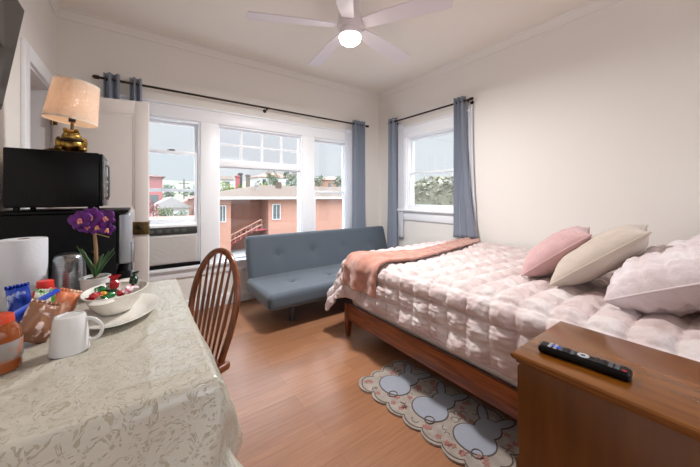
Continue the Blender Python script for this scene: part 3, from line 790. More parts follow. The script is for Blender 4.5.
for (dx,dz_,sc_,tw_) in ((-.046,.040,1.25,.2),(-.010,.052,1.3,-.3),(.036,.045,1.2,.5),(.010,.010,1.1,.1),(.046,-.004,.85,-.2),(-.028,.012,.9,.9)):
    c = Vector((ox_+dx, oy_-.018-abs(dx)*.15, TT+.308+dz_))
    fl = MB()
    face = Matrix.Translation(c) @ Matrix.Rotation(math.radians(-12),4,'Z') @ Matrix.Rotation(PI/2-.15,4,'X') @ Matrix.Rotation(tw_,4,'Z')
    for q in range(5):
        a_ = PI/2+q*2*PI/5; wid = .019 if q in (1,4) else .013
        ln = .034*sc_
        def pf(u, v, a_=a_, wid=wid*sc_, ln=ln):
            r = ln*u; w2 = wid*sin(PI*(u*.93+.05))**.6*(v-.5)*2
            return face @ Vector((cos(a_)*r-sin(a_)*w2, sin(a_)*r+cos(a_)*w2, .008*sin(u*2.6)-.01*(v-.5)**2))
        fl.grid(pf, 8, 6)
    ob = fl.build('flower', M['petal'], e, ang=180); so = ob.modifiers.new('s','SOLIDIFY'); so.thickness = .0008
    lp = MB(); q = face @ Vector((0,-.004,.008)); lp.ball(q, (.007*sc_,.006,.009*sc_), 10); lp.ball(face @ Vector((.005,-.012,.008)), (.004,.004,.006), 8); lp.ball(face @ Vector((-.005,-.012,.008)), (.004,.004,.006), 8)
    lp.build('lip', M['lip'], ob)
# platter, bowl, candies
pcx, pcy = -.056, 1.40
prA = Matrix.Translation((pcx,pcy,TT)) @ Matrix.Rotation(math.radians(-14),4,'Z')
m = MB(); m.lathe([(0,.002),(.55,.002),(.60,0),(.64,0),(.66,.003),(.97,.020),(1,.023),(.995,.026),(.96,.025),(.66,.009),(.6,.006),(0,.006)], n=64, sx=.112, sy=.178, xf=prA)
tag(m.build('serving_platter', M['cream'], ang=60), 'oval cream platter lying on the tablecloth under the candy bowl', 'plate')
bx_, by_, bz_ = -.078, 1.455, TT+.0105
bA = Matrix.Translation((bx_,by_,bz_)) @ Matrix.Rotation(math.radians(-12),4,'Z')
m = MB(); m.lathe([(0,.001),(.42,.001),(.45,0),(.50,0),(.52,.004),(.72,.028),(.88,.058),(.96,.074),(1,.077),(.99,.080),(.93,.077),(.84,.062),(.68,.032),(.46,.010),(0,.008)], n=64, sx=.100, sy=.138, xf=bA)
for s_ in (-1,1):
    m.lathe([(0,.070),(.03,.070),(.036,.074),(.03,.078),(0,.078)], n=24, sx=1, sy=.8, xf=bA @ Matrix.Translation((0,s_*.147,0)))
tag(m.build('serving_bowl', M['cream'], ang=60), 'oval cream bowl filled with wrapped candies, set on the platter', 'bowl')
cand = [(-.055,.03,'candyg','bright green wrapped candy at the left side of the bowl',0,.3,1.2),
        (-.035,-.02,'candyy','gold wrapped candy at the front of the bowl',0,.6,.9),
        (-.052,-.055,'candyr','red wrapped candy at the left front of the bowl',0,-.3,1.0),
        (-.012,.0,'candydg','dark green wrapped candy in the middle of the bowl',.0,1.4,1.1),
        (.018,-.03,'candyr','small red wrapped candy between the white and the dark green candies',0,.2,.8),
        (.034,.01,'candyw','white and pink wrapped candy at the right of the bowl',0,-.8,1.2),
        (-.02,.05,'candyr','red and tall wrapped candy standing at the back of the bowl',1,.2,1.3),
        (.04,.07,'candydg','dark green wrapped candy standing at the back right of the bowl',1,.9,1.2),
        (-.005,-.045,'candyg','green wrapped candy beside the gold candy at the front of the bowl',0,2.2,.9),
        (-.04,.085,'candydg','dark green wrapped candy at the far left back of the bowl',0,.4,.9)]
for (dx,dy,mk,lb,up_,an,sc_) in cand:
    rr = (dx/.108)**2+(dy/.142)**2
    z = bz_+.060+.020*rr
    p = bA @ Vector((dx,dy,0)); R = Matrix.Translation((p.x,p.y,z+(.022 if up_ else .006))) @ Matrix.Rotation(an,4,'Z') @ Matrix.Rotation(PI/2 if not up_ else .25,4,'X') @ Matrix.Scale(sc_*1.12,4)
    ce = empty('wrapped_candy', (p.x,p.y,z-.01), label=lb, cat='candy', group='wrapped candies in the cream bowl')
    m = MB(); m.lathe([(0,-.014),(.004,-.014),(.0105,-.009),(.0115,0),(.0105,.009),(.004,.014),(0,.014)], n=14, xf=R); m.build('candy_body', M[mk], ce)
    for s_ in (-1,1):
        m = MB(); m.lathe([(.003,s_*.013),(.009,s_*.021),(.011,s_*.026)], n=12, xf=R, fn=lambda v: Vector((v.x*1.3,v.y*.45,v.z)))
        m.build('twisted_end', M[mk], ce)
# upside-down mug
gx, gy = -.168, 1.165
e = empty('mug', (gx,gy,TT), label='white mug turned upside down in front of the platter', cat='mug')
m = MB(); m.lathe([(.0435,0),(.045,.001),(.0445,.004),(.0405,.06),(.036,.098),(.033,.104),(.028,.105),(.027,.102),(0,.102),(0,.098),(.03,.097),(.038,.05),(.0425,.003),(.0435,0)], (gx,gy,TT), 48); m.build('body', M['white'], e, ang=50)
hd = Vector((cos(math.radians(-8)), sin(math.radians(-8)), 0)); c = Vector((gx,gy,TT))
m = MB(); m.tube(cr([c+hd*.034+Vector((0,0,.088)), c+hd*.052+Vector((0,0,.084)), c+hd*.068+Vector((0,0,.068)), c+hd*.073+Vector((0,0,.048)), c+hd*.066+Vector((0,0,.030)), c+hd*.052+Vector((0,0,.023)), c+hd*.041+Vector((0,0,.027))],5), .0042, 10, flat=1.2); m.build('handle', M['white'], e)
# clear cellophane scrap behind the mug
m = MB(); m.ball((-.168,1.262,TT+.022),(.028,.022,.020),22, fn=lambda p: p*(1+.35*noise.noise(p*3)))
tag(m.build('crumpled_cellophane', M['wrap']), 'crumpled clear cellophane on the cloth just behind the upside-down mug', 'wrapper')
# orange bottle
jx, jy = -.297, 1.135
e = empty('juice_bottle', (jx,jy,TT), label='amber orange bottle with an orange screw lid at the table left edge', cat='bottle')
m = MB(); m.lathe([(0,0),(.034,0),(.040,.004),(.0415,.012),(.0405,.03),(.0415,.04),(.0415,.075),(.0395,.085),(.040,.092),(.036,.108),(.029,.118),(.027,.124),(0,.124)], (jx,jy,TT), 40); m.build('body', M['juice'], e)
m = MB(); m.lathe([(.0418,.030),(.0425,.031),(.0425,.078),(.0418,.079)], (jx,jy,TT), 40); m.build('paper_label', M['labelg'], e)
m = MB(); m.lathe([(0,.143),(.025,.143),(.027,.140),(.028,.124),(.026,.122),(0,.122)], (jx,jy,TT), 36, fn=lambda v: v); m.build('screw_lid', M['orange'], e)
# red bottle
rx_, ry_ = -.300, 1.60
e = empty('red_bottle', (rx_,ry_,TT), label='small red bottle with a ribbed red cap in front of the paper towels', cat='bottle')
m = MB(); m.lathe([(0,0),(.034,0),(.037,.004),(.037,.065),(.034,.085),(.024,.098),(.022,.102),(0,.102)], (rx_,ry_,TT), 36); m.build('body', M['red'], e)
m = MB(); m.lathe([(0,.125),(.022,.125),(.024,.122),(.025,.102),(0,.102)], (rx_,ry_,TT), 48, fn=lambda v: v); m.build('cap', mat('bright_red_cap', (214,44,34), .35), e)
# snack bags
def bag(name, c, w2, h2, th2, rotz, lean, mk, label, cat='snack bag', seed=0, roll=0):
    xf = Matrix.Translation(Vector(c)) @ Matrix.Rotation(rotz,4,'Z') @ Matrix.Rotation(roll,4,'Y') @ Matrix.Rotation(lean,4,'X')
    e = empty(name, c, label=label, cat=cat)
    def side(s_):
        def f(u, v):
            x = (u-.5)*2; z = (v-.5)*2
            t = th2*s_*max(0,(1-abs(x)**2.5))**.5*max(0,(1-abs(z)**4))**.6
            t += .10*th2*s_*noise.noise(Vector((x*3+seed,z*3,s_*2)))+ .35*th2*noise.noise(Vector((x*1.5,z*1.5,seed)))
            return xf @ Vector((x*w2*(1-.06*abs(z)), t, h2*(z+1)))
        return f
    m = MB(); m.grid(side(1), 20, 24); m.grid(side(-1), 20, 24, flip=True); bd = m.build('pouch', M[mk], e, ang=180)
    m = MB(); m.grid(lambda u,v: xf @ Vector(((u-.5)*2*w2*.95, .004*sin(u*40), h2*2-.002+v*.012)), 40, 2); so = m.build('crimped_seal', M[mk], bd, ang=180)
    so.modifiers.new('s','SOLIDIFY').thickness = .0012
    return e
bag('snack_bag', (-.272,1.27,TT+.012), .042, .056, .028, .45, -.4, 'brownf', 'brown and white snack bag between the orange bottle and the mug', seed=3, roll=.5)
bag('snack_bag', (-.238,1.42,TT+.010), .034, .052, .020, .3, -.35, 'orangef', 'orange snack bag leaning behind the brown snack bag', seed=9, roll=.45)
bag('snack_bag', (-.342,1.52,TT+.004), .030, .062, .018, .2, -.1, 'bluef', 'shiny blue foil snack bag left of the red bottle', seed=5, roll=-.1)
bag('snack_bag', (-.425,1.46,TT+.004), .032, .058, .020, -.3, .1, 'bluef2', 'dark blue foil bag at the far left edge beside the orange bottle', seed=1)
bag('snack_bag', (-.285,1.44,TT+.004), .030, .056, .012, .5, -.25, 'greenf', 'green and white packet under the blue stick packet', seed=12, roll=.25)
bag('snack_bag', (-.325,1.27,TT+.004), .036, .032, .016, .2, -.2, 'bluef2', 'low dark blue bag squeezed behind the orange bottle', seed=15, roll=.1)
m = MB(); m.rbox(-.062,.062,-.013,.013,-.006,.006,.0055,(10,2,2), xf=Matrix.Translation((-.275,1.35,TT+.108)) @ Matrix.Rotation(.55,4,'Z') @ Matrix.Rotation(-.42,4,'Y'))
tag(m.build('stick_packet', M['bluep']), 'slim bright blue stick packet lying across the tops of the snack bags', 'packet')

# ------------------------------------------------------------------ chair
def make_chair(loc, rz):
    e = empty('dining_chair', loc, (0,0,rz), label='dark wooden chair with arched spindle back pushed up to the table', cat='chair')
    # local: front is +y, back hoop on -y
    tilt = lambda z: -.19-(z-.45)*.20
    pts = []
    for k in range(33):
        t = k/32; a = PI*(1-t)
        z = .45 + .475*sin(a)**.62 if 0 < t < 1 else .45
        x = .205*cos(a)*(1-.28*max(0,1-(z-.45)/.30)**1.5) if True else 0
        if t in (0,1): x = .205*cos(a)*.72
        pts.append(Vector((x, tilt(z), z)))
    MB().tube(pts, .0155, 12, flat=1.0).build('bow_back', M['chair'], e, local=True)
    for k in range(7):
        f = (k-3)/3; xt = f*.150; xb = f*.105
        a = math.acos(max(-1,min(1,xt/.205))); zt = .45+.475*sin(a)**.62-.004
        P_ = [Vector((xb+(xt-xb)*q, tilt(.45+(zt-.45)*q), .45+(zt-.45)*q)) for q in (0,.2,.4,.6,.8,1)]
        MB().tube(P_, [.0065,.009,.012,.011,.008,.006], 8, flat=.6, up=(0,1,0)).build('spindle', M['chair'], e, local=True)
    def seatf(p, n):
        k = 1-.14*max(0,-p.y/.2); q = Vector((p.x*k, p.y, p.z))
        if n.z > .5: q.z -= .010*math.exp(-((q.x/.14)**2+(q.y/.15)**2)*1.2)
        return q
    m = MB(); m.rbox(-.22,.22,-.215,.205,.415,.45,.015,(14,14,1), fn=seatf); m.build('seat', M['chair'], e, local=True)
    for sx in (-1,1):
        for sy in (-1,1):
            P_ = [Vector((sx*(.15+.045*q), sy*(.14+.05*q)-.005, .42*(1-q))) for q in [k/10 for k in range(11)]]
            MB().tube(P_, [.013,.016,.019,.020,.016,.014,.019,.018,.016,.013,.010], 12).build('leg', M['chair'], e, local=True)
    for sx in (-1,1): MB().tube([(sx*.176,-.165,.18),(sx*.176,0,.18),(sx*.176,.155,.18)], [.008,.012,.008], 10).build('stretcher', M['chair'], e, local=True)
    MB().tube([(-.176,0,.18),(0,0,.18),(.176,0,.18)], [.008,.012,.008], 10).build('stretcher', M['chair'], e, local=True)
    return e
make_chair((.070,1.50,0), math.radians(110))

# ------------------------------------------------------------------ sofa
e = empty('futon_sofa', (1.94,2.95,0), label='slate blue-grey armless futon sofa with tufted back below the windows', cat='sofa')
sx0, sx1 = .925, 2.93
tx = [sx0+(sx1-sx0)*(k+.5)/4.5+.12 for k in range(4)]
def tuft(cx, cz, axis, pts, depth, wd):
    def f(p, n):
        q = p.copy()
        for (a, b_) in pts:
            if axis == 'z' and n.z > .6: d = math.hypot(p.x+cx-a, p.y+cz-b_); q.z -= depth*math.exp(-(d/wd)**1.2) 
            if axis == 'y' and n.y < -.6: d = math.hypot(p.x+cx-a, p.z+cz-b_); q.y += depth*math.exp(-(d/wd)**1.2)
        if axis == 'z' and n.z > .3: q.z += .010*(1-abs(p.x/1.0)**4) 
        return q
    return f
seat_pts = [(x, 2.78) for x in tx]
m = MB(); m.rbox(sx0-.03, sx1, 2.43, 3.13, .20, .345, .045, (90,34,3), fn=tuft((sx0+sx1)/2, 2.80, 'z', seat_pts, .030, .05)); s = m.build('seat_cushion', M['sofa'], e)
for a, b_ in seat_pts: MB().lathe([(0,-.003),(.012,-.002),(.013,0),(.009,.004),(0,.006)], (a,b_,.336), 16).build('button', M['sofa'], s)
# back: built upright, then leaned
back_pts = [(x, .26) for x in tx]
BX = Matrix.Translation((0,3.065,.31)) @ Matrix.Rotation(math.radians(-17),4,'X')
m = MB(); m.rbox(sx0, sx1, 0, .12, -.03, .495, .045, (90,3,26), fn=tuft((sx0+sx1)/2, .2325, 'y', back_pts, .030, .055), xf=BX); b = m.build('back_cushion', M['sofa'], e)
for a, b_ in back_pts:
    MB().lathe([(0,-.003),(.012,-.002),(.013,0),(.009,.004),(0,.006)], n=16, xf=BX @ Matrix.Translation((a,.014,b_)) @ Matrix.Rotation(PI/2,4,'X')).build('button', M['sofa'], b)
m = MB(); m.box(sx0+.15, sx1-.15, 2.6, 2.63, .17,.20,.003); m.box(sx0+.15, sx1-.15, 3.0, 3.03, .17,.20,.003); m.box(sx0+.2,sx0+.23,2.6,3.03,.17,.20,.003); m.box(sx1-.23,sx1-.2,2.6,3.03,.17,.20,.003); m.build('frame', M['steeld'], e)
for x in (1.195, 2.65):
    for y in (2.615, 3.015): MB().box(x-.021, x+.021, y-.012, y+.012, 0, .175, .003).build('leg', M['steeld'], e)

# ------------------------------------------------------------------ bed
bx0, bx1, byf, byh = 1.435, 3.0, 2.075, -.02
e = empty('bed', (2.2,1.0,0), label='cherry wood bed frame with tapered legs standing along the right wall', cat='bed')
MB().box(bx0, bx0+.028, byh-.10, byf-.03, .15, .285, .004).build('side_rail', M['cherryy'], e)
MB().box(bx1-.028, bx1, byh-.10, byf-.03, .15, .285, .004).build('side_rail', M['cherryy'], e)
m = MB(); m.box(bx0+.03, bx1-.03, byf-.03, byf-.002, .15, .285, .004); m.build('foot_rail', M['cherry'], e)
for x in (bx0+.021, bx1-.021):
    b = bmesh.new(); v0 = [b.verts.new((x+a*.014, byf-.021+c*.014, 0)) for a, c in ((-1,-1),(1,-1),(1,1),(-1,1))]; v1 = [b.verts.new((x+a*.024, byf-.024+c*.024, .15)) for a, c in ((-1,-1),(1,-1),(1,1),(-1,1))]
    v2 = [b.verts.new((x+a*.024, byf-.024+c*.024, .285)) for a, c in ((-1,-1),(1,-1),(1,1),(-1,1))]
    b.faces.new(v0[::-1]); b.faces.new(v2)
    for A_, B_ in ((v0,v1),(v1,v2)):
        for k in range(4): b.faces.new((A_[k],A_[(k+1)%4],B_[(k+1)%4],B_[k]))
    bmesh.ops.recalc_face_normals(b, faces=b.faces); m = MB(); m._merge(b); m.build('leg', M['cherryv'], e)
m = MB(); m.box(bx0, bx1, byh-.145, byh-.105, .12, 1.0, .006); m.box(bx0-.02,bx1+.02,byh-.155,byh-.095,1.0,1.03,.006); m.build('headboard', M['cherry'], e)
for x in (bx0+.03, bx1-.03): m = MB(); m.box(x-.025,x+.025,byh-.15,byh-.10,0,.15,.004); m.build('leg', M['cherryv'], e)
m = MB(); m.rbox(bx0+.032, bx1-.032, .0, byf-.035, .262, .655, .05, (4,4,4)); tag(m.build('mattress', M['sheet']), 'white mattress edge showing between the puffed comforter and the bed rail', 'mattress')

CR = (1.505, 3.2, -.05, 2.015); CT = .685; RR = .085
def throw_edge(s):
    near = 1.60 if s < 1.4 else (1.60-.09*min(1,(s-1.4)/.25) if s < 1.7 else 1.51+.20*max(0,(s-1.7)/1.25)**1.2)
    return near, (.42 if s < 1.45 else max(.19, .42-.23*min(1,(s-1.45)/.55)))
def comf(s, t, puff=True):
    oy = max(0, t-CR[3]); ox = max(0, CR[0]-s)
    fl = .04+.50*oy/max(1e-6, math.hypot(ox, oy))
    p, n, rem = drape(s, t, CR, CT, RR, fl)
    ps, pt = .112, .125
    a = abs(sin(PI*s/ps)); b_ = abs(sin(PI*(t+.03*sin(s*3))/pt))
    k = (a**.55)*(b_**.5)
    q = Vector((s*9, t*9, 0))
    ru = noise.noise(Vector((s*75, t*18, 3)))*.010*(1-a*.3) + noise.noise(Vector((s*28, t*34, 7)))*.006
    h = .004+.031*k+ru+.008*noise.noise(Vector((s*2,t*2,1)))
    near, wdt = throw_edge(s)
    if near-.01 < t < near+wdt+.01: h = .004+(h-.004)*.35
    p = p + n*h
    if rem > 0: p += Vector((n.x,n.y,0))*((.008+.018*sin((s+t)*16))*min(1,rem/.25)*min(1,max(0,(t-.5)/.3)))
    if p.z < .17: p.z = .17
    return p
S0 = 1.505-.085*PI/2-.245; S1 = 2.985; T0 = .02; T1 = 2.015+.085*PI/2+.25
def cf(u, v):
    s = S0+(S1-S0)*u; t = T0+(T1-T0)*v
    # ragged puffy hem
    return comf(s, t)
m = MB(); m.grid(cf, 290, 340, uvf=lambda u,v: (S0+(S1-S0)*u, T0+(T1-T0)*v), flip=False)
o = m.build('comforter', M['quilt'], ang=180); tag(o, 'blush pink and white puffed comforter spread over the bed', 'comforter')
so = o.modifiers.new('s','SOLIDIFY'); so.thickness = .008; so.offset = -1

# throw
def thf(u, v):
    s = 1.505-.085*PI/2-.20 + u*(2.96-(1.505-.085*PI/2-.20))
    near, wdt = throw_edge(s)
    t = near+wdt*v
    p, n, rem = drape(s, t, CR, CT+.050, RR+.036, .05)
    ed = min(v,1-v)*wdt; 
    h = .012*min(1,ed/.02) + .010*sin(v*9+s*2.2)*min(1,ed/.05)+.006*noise.noise(Vector((s*7,t*9,2)))+ .006*noise.noise(Vector((s*20,t*24,2)))
    if rem > 0: h += .012*sin(v*14)*min(1,rem/.1)
    return p+n*h
m = MB(); m.grid(thf, 200, 40)
o = m.build('throw_blanket', M['throw'], ang=180); tag(o, 'folded terracotta pink fleece throw laid across the foot of the bed', 'blanket')
so = o.modifiers.new('s','SOLIDIFY'); so.thickness = .016; so.offset = -1

# pillows
def pillow(name, mk, hw, hh, th, M4, label, puff=0, piping=None, pleat=False, uvs=1):
    e = empty(name, tuple(M4.translation), label=label, cat='pillow', group=None)
    def prof(x, z):
        return max(0,(1-abs(x)**3.2))**.55*max(0,(1-abs(z)**3.2))**.55
    def corner(x, z):
        k = 1-.07*(abs(x)**2)*(1-abs(z)**2)*0
        return x*(1-.11*(1-z*z)), z*(1-.11*(1-x*x))
    def side(s_):
        def f(u, v):
            x = -cos(PI*u)*.5+(u-.5)*1.0; z = -cos(PI*v)*.5+(v-.5)*1.0
            ex, ez = corner(x, z)
            t = th*prof(x,z)*s_
            if puff and prof(x,z) > 0:
                k = abs(sin(PI*(x*hw)/.085))**.6*abs(sin(PI*(z*hh)/.085+.6))**.6
                t += s_*(puff*k+.013*noise.noise(Vector((x*hw*45,z*hh*30,s_*3))))*min(1,prof(x,z)*2)
            else: t += s_*.004*noise.noise(Vector((x*9,z*6,s_*3+hh*50)))*min(1,prof(x,z)*3)+s_*.10*th*noise.noise(Vector((x*2.5,z*2.5,s_*5+hw*9)))*min(1,prof(x,z)*2)
            if pleat: t += s_*.005*abs(sin(z*hh*PI/.022))*min(1,prof(x,z)*3)
            return M4 @ Vector((ex*hw, t, (ez+1)*hh))
        return f
    m = MB(); uvf = lambda u,v: (u*hw*2, v*hh*2)
    m.grid(side(1), 72, 72, uvf=uvf, flip=True); m.grid(side(-1), 72, 72, uvf=uvf)
    o = m.build('pillow_case', M[mk], e, ang=180)
    if piping:
        pts = []
        for k in range(96):
            tt = k/96*4; i = int(tt); f_ = tt-i
            x, z = [(f_*2-1,-1),(1,f_*2-1),(1-f_*2,1),(-1,1-f_*2)][i]
            ex, ez = corner(x, z); pts.append(M4 @ Vector((ex*hw, 0, (ez+1)*hh)))
        MB().tube(pts, .0045, 6, cyc=True).build('piping', M[piping], e)
    return e
def lean(x, y, z, lean_deg, rz_deg, roll=0):   # local z climbs from the base edge and leans back towards -y
    return Matrix.Translation((x,y,z)) @ Matrix.Rotation(math.radians(rz_deg),4,'Z') @ Matrix.Rotation(math.radians(lean_deg),4,'X') @ Matrix.Rotation(math.radians(roll),4,'Y')
pillow('throw_pillow', 'pinkp', .22, .21, .085, lean(2.06,.875,.73,50,16), 'pink pleated throw pillow, farthest from the nightstand', piping='pinkp', pleat=True)
pillow('throw_pillow', 'beigep', .22, .245, .085, lean(1.97,.675,.73,50,10), 'beige throw pillow between the pink pillow and the quilted sham', piping='beigep')
pillow('bed_pillow', 'sham', .33, .25, .12, lean(1.95,.40,.75,64,3), 'large blush quilted pillow sham nearest the nightstand', puff=.018, piping='sham')
pillow('bed_pillow', 'beigep', .26, .24, .07, lean(2.60,.24,.75,34,0), 'cream pillow standing behind the beige throw pillow', piping=None)
pillow('bed_pillow', 'sheet', .34, .21, .06, lean(1.92,.44,.80,84,0).copy() @ Matrix.Translation((0,.0,.12)), 'white pillow lying flat beneath the quilted sham') if False else None

# ------------------------------------------------------------------ nightstand and remote
nx0, nx1, ny0, ny1, nz = .972, 1.382, -.08, .462, .70
e = empty('nightstand', ((nx0+nx1)/2, (ny0+ny1)/2, 0), label='honey brown wooden nightstand in the right foreground beside the bed', cat='nightstand')
m = MB(); m.box(nx0+.015, nx1-.012, ny0+.01, ny1-.018, .06, nz-.031, .003); m.build('carcass', M['nightv'], e)
b = bmesh.new()
prof = [(.012,-.031),(.012,-.026),(.004,-.020),(0,-.012),(0,-.006),(.004,-.001),(.008,0)]
R = []
for ins, dz_ in prof: R.append([b.verts.new((x, y, nz+dz_)) for x, y in ((nx0+ins,ny0+ins),(nx1-ins,ny0+ins),(nx1-ins,ny1-ins),(nx0+ins,ny1-ins))])
for A_, B_ in zip(R, R[1:]):
    for k in range(4): b.faces.new((A_[k],A_[(k+1)%4],B_[(k+1)%4],B_[k]))
b.faces.new(R[-1]); b.faces.new(R[0][::-1]); bmesh.ops.recalc_face_normals(b, faces=b.faces)
m = MB(); m._merge(b); m.build('top', M['night'], e, ang=25)
m = MB(); m.box(nx0+.012, nx1-.010, ny0+.008, ny1-.014, 0, .07, .004); m.build('plinth', M['nightv'], e)
for z0, z1 in ((.09,.36),(.375,.65)):
    d = MB().box(nx0+.035, nx1-.03, ny1-.020, ny1-.004, z0, z1, .004).build('drawer', M['nightv'], e)
    m = MB(); m.lathe([(0,.024),(.010,.022),(.014,.016),(.010,.008),(.006,0),(0,0)], n=18, xf=Matrix.Translation(((nx0+nx1)/2,ny1-.004,(z0+z1)/2)) @ Matrix.Rotation(-PI/2,4,'X')); m.build('knob', M['brass'], d)

rx0 = Vector((1.062,.412,nz)); rx1 = Vector((1.083,.195,nz))
ra = math.atan2(rx1.y-rx0.y, rx1.x-rx0.x); RL = (rx1-rx0).length
e = empty('remote_control', tuple((rx0+rx1)/2), (0,0,ra), label='black remote control lying diagonally on the nightstand top', cat='remote')
m = MB(); m.rbox(-RL/2, RL/2, -.0235, .0235, .0005, .026, .009, (20,6,1), fn=lambda p,n: Vector((p.x, p.y*(1-.12*cos(p.x/RL*2*PI*1.0+PI)*0 - .10*math.exp(-((p.x)/.05)**2)), p.z))); m.build('casing', M['black'], e, local=True)
btg = mat('remote_button_grey', (92,94,100), .4); btr = mat('remote_button_red', (170,40,40), .4); btb = mat('remote_button_black', (32,32,36), .4); btw = mat('remote_button_light', (170,172,178), .35)
cnt = 0
for r in range(13):
    for c in range(3):
        x = RL/2-.014-r*.0145
        if 5 <= r <= 7: continue
        mm_ = btr if (r == 0 and c == 0) else (btg if r in (1,2,8,10) else (btw if r in (11,12) else btb))
        m = MB(); m.box(x-.0045,x+.0045,-.0165+c*.0125,-.0085+c*.0125,.0255,.0278,.0012); m.build('button', mm_, e, local=True)
m = MB(); m.lathe([(.006,.0255),(.014,.0255),(.0145,.0275),(.013,.0282),(.007,.0282),(.006,.0275)], (RL/2-.014-6*.0145-.004,0,0), 28); m.build('navigation_ring', btw, e, local=True)
MB().box(-.073,-.050,-.006,.006,.0255,.0277,.001).build('button', M['bluep'], e, local=True)

# ------------------------------------------------------------------ rug
rgx, rgy = 1.335, 1.075
rgx += .028; rgy -= .006
e = empty('area_rug', (rgx,rgy,0), (0,0,math.radians(3)), label='scalloped grey rug with three rabbit silhouettes beside the bed', cat='rug')
hwx, hwy = .205, .425
out = []
def scal(p0, p1, n, nrm, amp=.028):
    p0 = Vector(p0); p1 = Vector(p1)
    for k in range(n*8):
        t = k/(n*8); out.append(p0+(p1-p0)*t+Vector(nrm)*amp*abs(sin(PI*t*n))**.7)
scal((-hwx,-hwy),(hwx,-hwy),4,(0,-1)); scal((hwx,-hwy),(hwx,hwy),7,(1,0)); scal((hwx,hwy),(-hwx,hwy),4,(0,1)); scal((-hwx,hwy),(-hwx,-hwy),7,(-1,0))
rugm = mat('rug_pile_taupe', (144,132,122), .95, col2=(166,154,144), nscale=24, bump=.6, bscale=400, sheen=.2)
rugd = mat('rug_outline_brown', (84,74,68), .95, bump=.4, bscale=400)
rugg = mat('rug_rabbit_grey', (146,149,160), .95, bump=.5, bscale=400, sheen=.2)
rugp = mat('rug_flower_rose', (158,108,100), .95, bump=.4, bscale=400)
MB().prism([(p.x,p.y) for p in out], .001, .011).build('rug_base', rugm, e, local=True)
pts = [Vector((p.x*.93,p.y*.965,.0112)) for p in out]
MB().tube(pts, .0035, 6, cyc=True, flat=.5).build('rug_border', rugd, e, local=True)
def ell(m, cx, cy, rx, ry, rot, z0, z1, grow=0):
    P_ = [((rx+grow)*cos(2*PI*k/36), (ry+grow)*sin(2*PI*k/36)) for k in range(36)]
    m.prism([(cx+x*cos(rot)-y*sin(rot), cy+x*sin(rot)+y*cos(rot)) for x, y in P_], z0, z1)
for k, cy in enumerate((.262, 0, -.262)):
    shp = [(-.045,cy,.088,.098,0),(.068,cy-.012,.068,.060,.2),(.150,cy+.058,.062,.022,.62),(.162,cy-.052,.062,.022,-.40)]
    m = MB()
    for j, q in enumerate(shp): ell(m, *q, .0111, .0120+j*.0003, grow=.007)
    g_ = m.build('rabbit_outline', rugd, e, local=True)
    m = MB()
    for j, q in enumerate(shp): ell(m, *q, .0115, .0134+j*.0004)
    m.build('rabbit', rugg, e, local=True)
    m = MB(); m.tube([(-.118+.026*cos(t), cy-.052+.024*sin(t), .0145) for t in [2*PI*i/24 for i in range(24)]], .003, 6, cyc=True, flat=.5); m.build('tail_outline', rugd, e, local=True)
random.seed(4)
fk = []; sk = []
for k in range(190):
    x = random.uniform(-hwx+.02, hwx-.02); y = random.uniform(-hwy+.02, hwy-.02)
    ok = True
    for cy in (.262,0,-.262):
        for q in [(-.045,cy,.10,.11),(.068,cy-.012,.08,.072),(.155,cy,.07,.09)]:
            if ((x-q[0])/q[2])**2+((y-q[1])/q[3])**2 < 1: ok = False
    if not ok: continue
    a0 = random.uniform(0,6.28); r_ = random.uniform(.015,.028)
    if k % 2:
        m = MB(); sk.append(m); m.tube([(x+r_*(1-t/6)*cos(a0+t), y+r_*(1-t/6)*sin(a0+t), .0112) for t in [i*.35 for i in range(10)]], .0022, 5, flat=.5)
    else:
        m2 = MB(); fk.append(m2)
        for j in range(5): ell(m2, x+.010*cos(a0+j*1.256), y+.010*sin(a0+j*1.256), .007,.005, a0+j*1.256, .0111, .0122+j*.0003)
for m in sk: m.build('scroll_motif', rugd, e, local=True)
for m2 in fk: m2.build('flower_motif', rugp, e, local=True)

# ------------------------------------------------------------------ outside
structure(MB().box(-60, 260, 3.9, 30, -3.7, -3.5).build('ground', M['concrete']))
def hillf(u, v):
    x = -80+u*420; y = 28+v*170; k = max(0,(y-32))/170
    return Vector((x, y, -3.5+14*k**.8+1.6*noise.noise(Vector((x*.03,y*.03,0)))*min(1,k*5)+.03*max(0,x-20)*k))
def hz(x, y):
    k = max(0,(y-32))/170; return -3.5+14*k**.8+1.6*noise.noise(Vector((x*.03,y*.03,0)))*min(1,k*5)+.03*max(0,x-20)*k
structure(MB().grid(hillf, 80, 40).build('ground_hillside', M['land']))

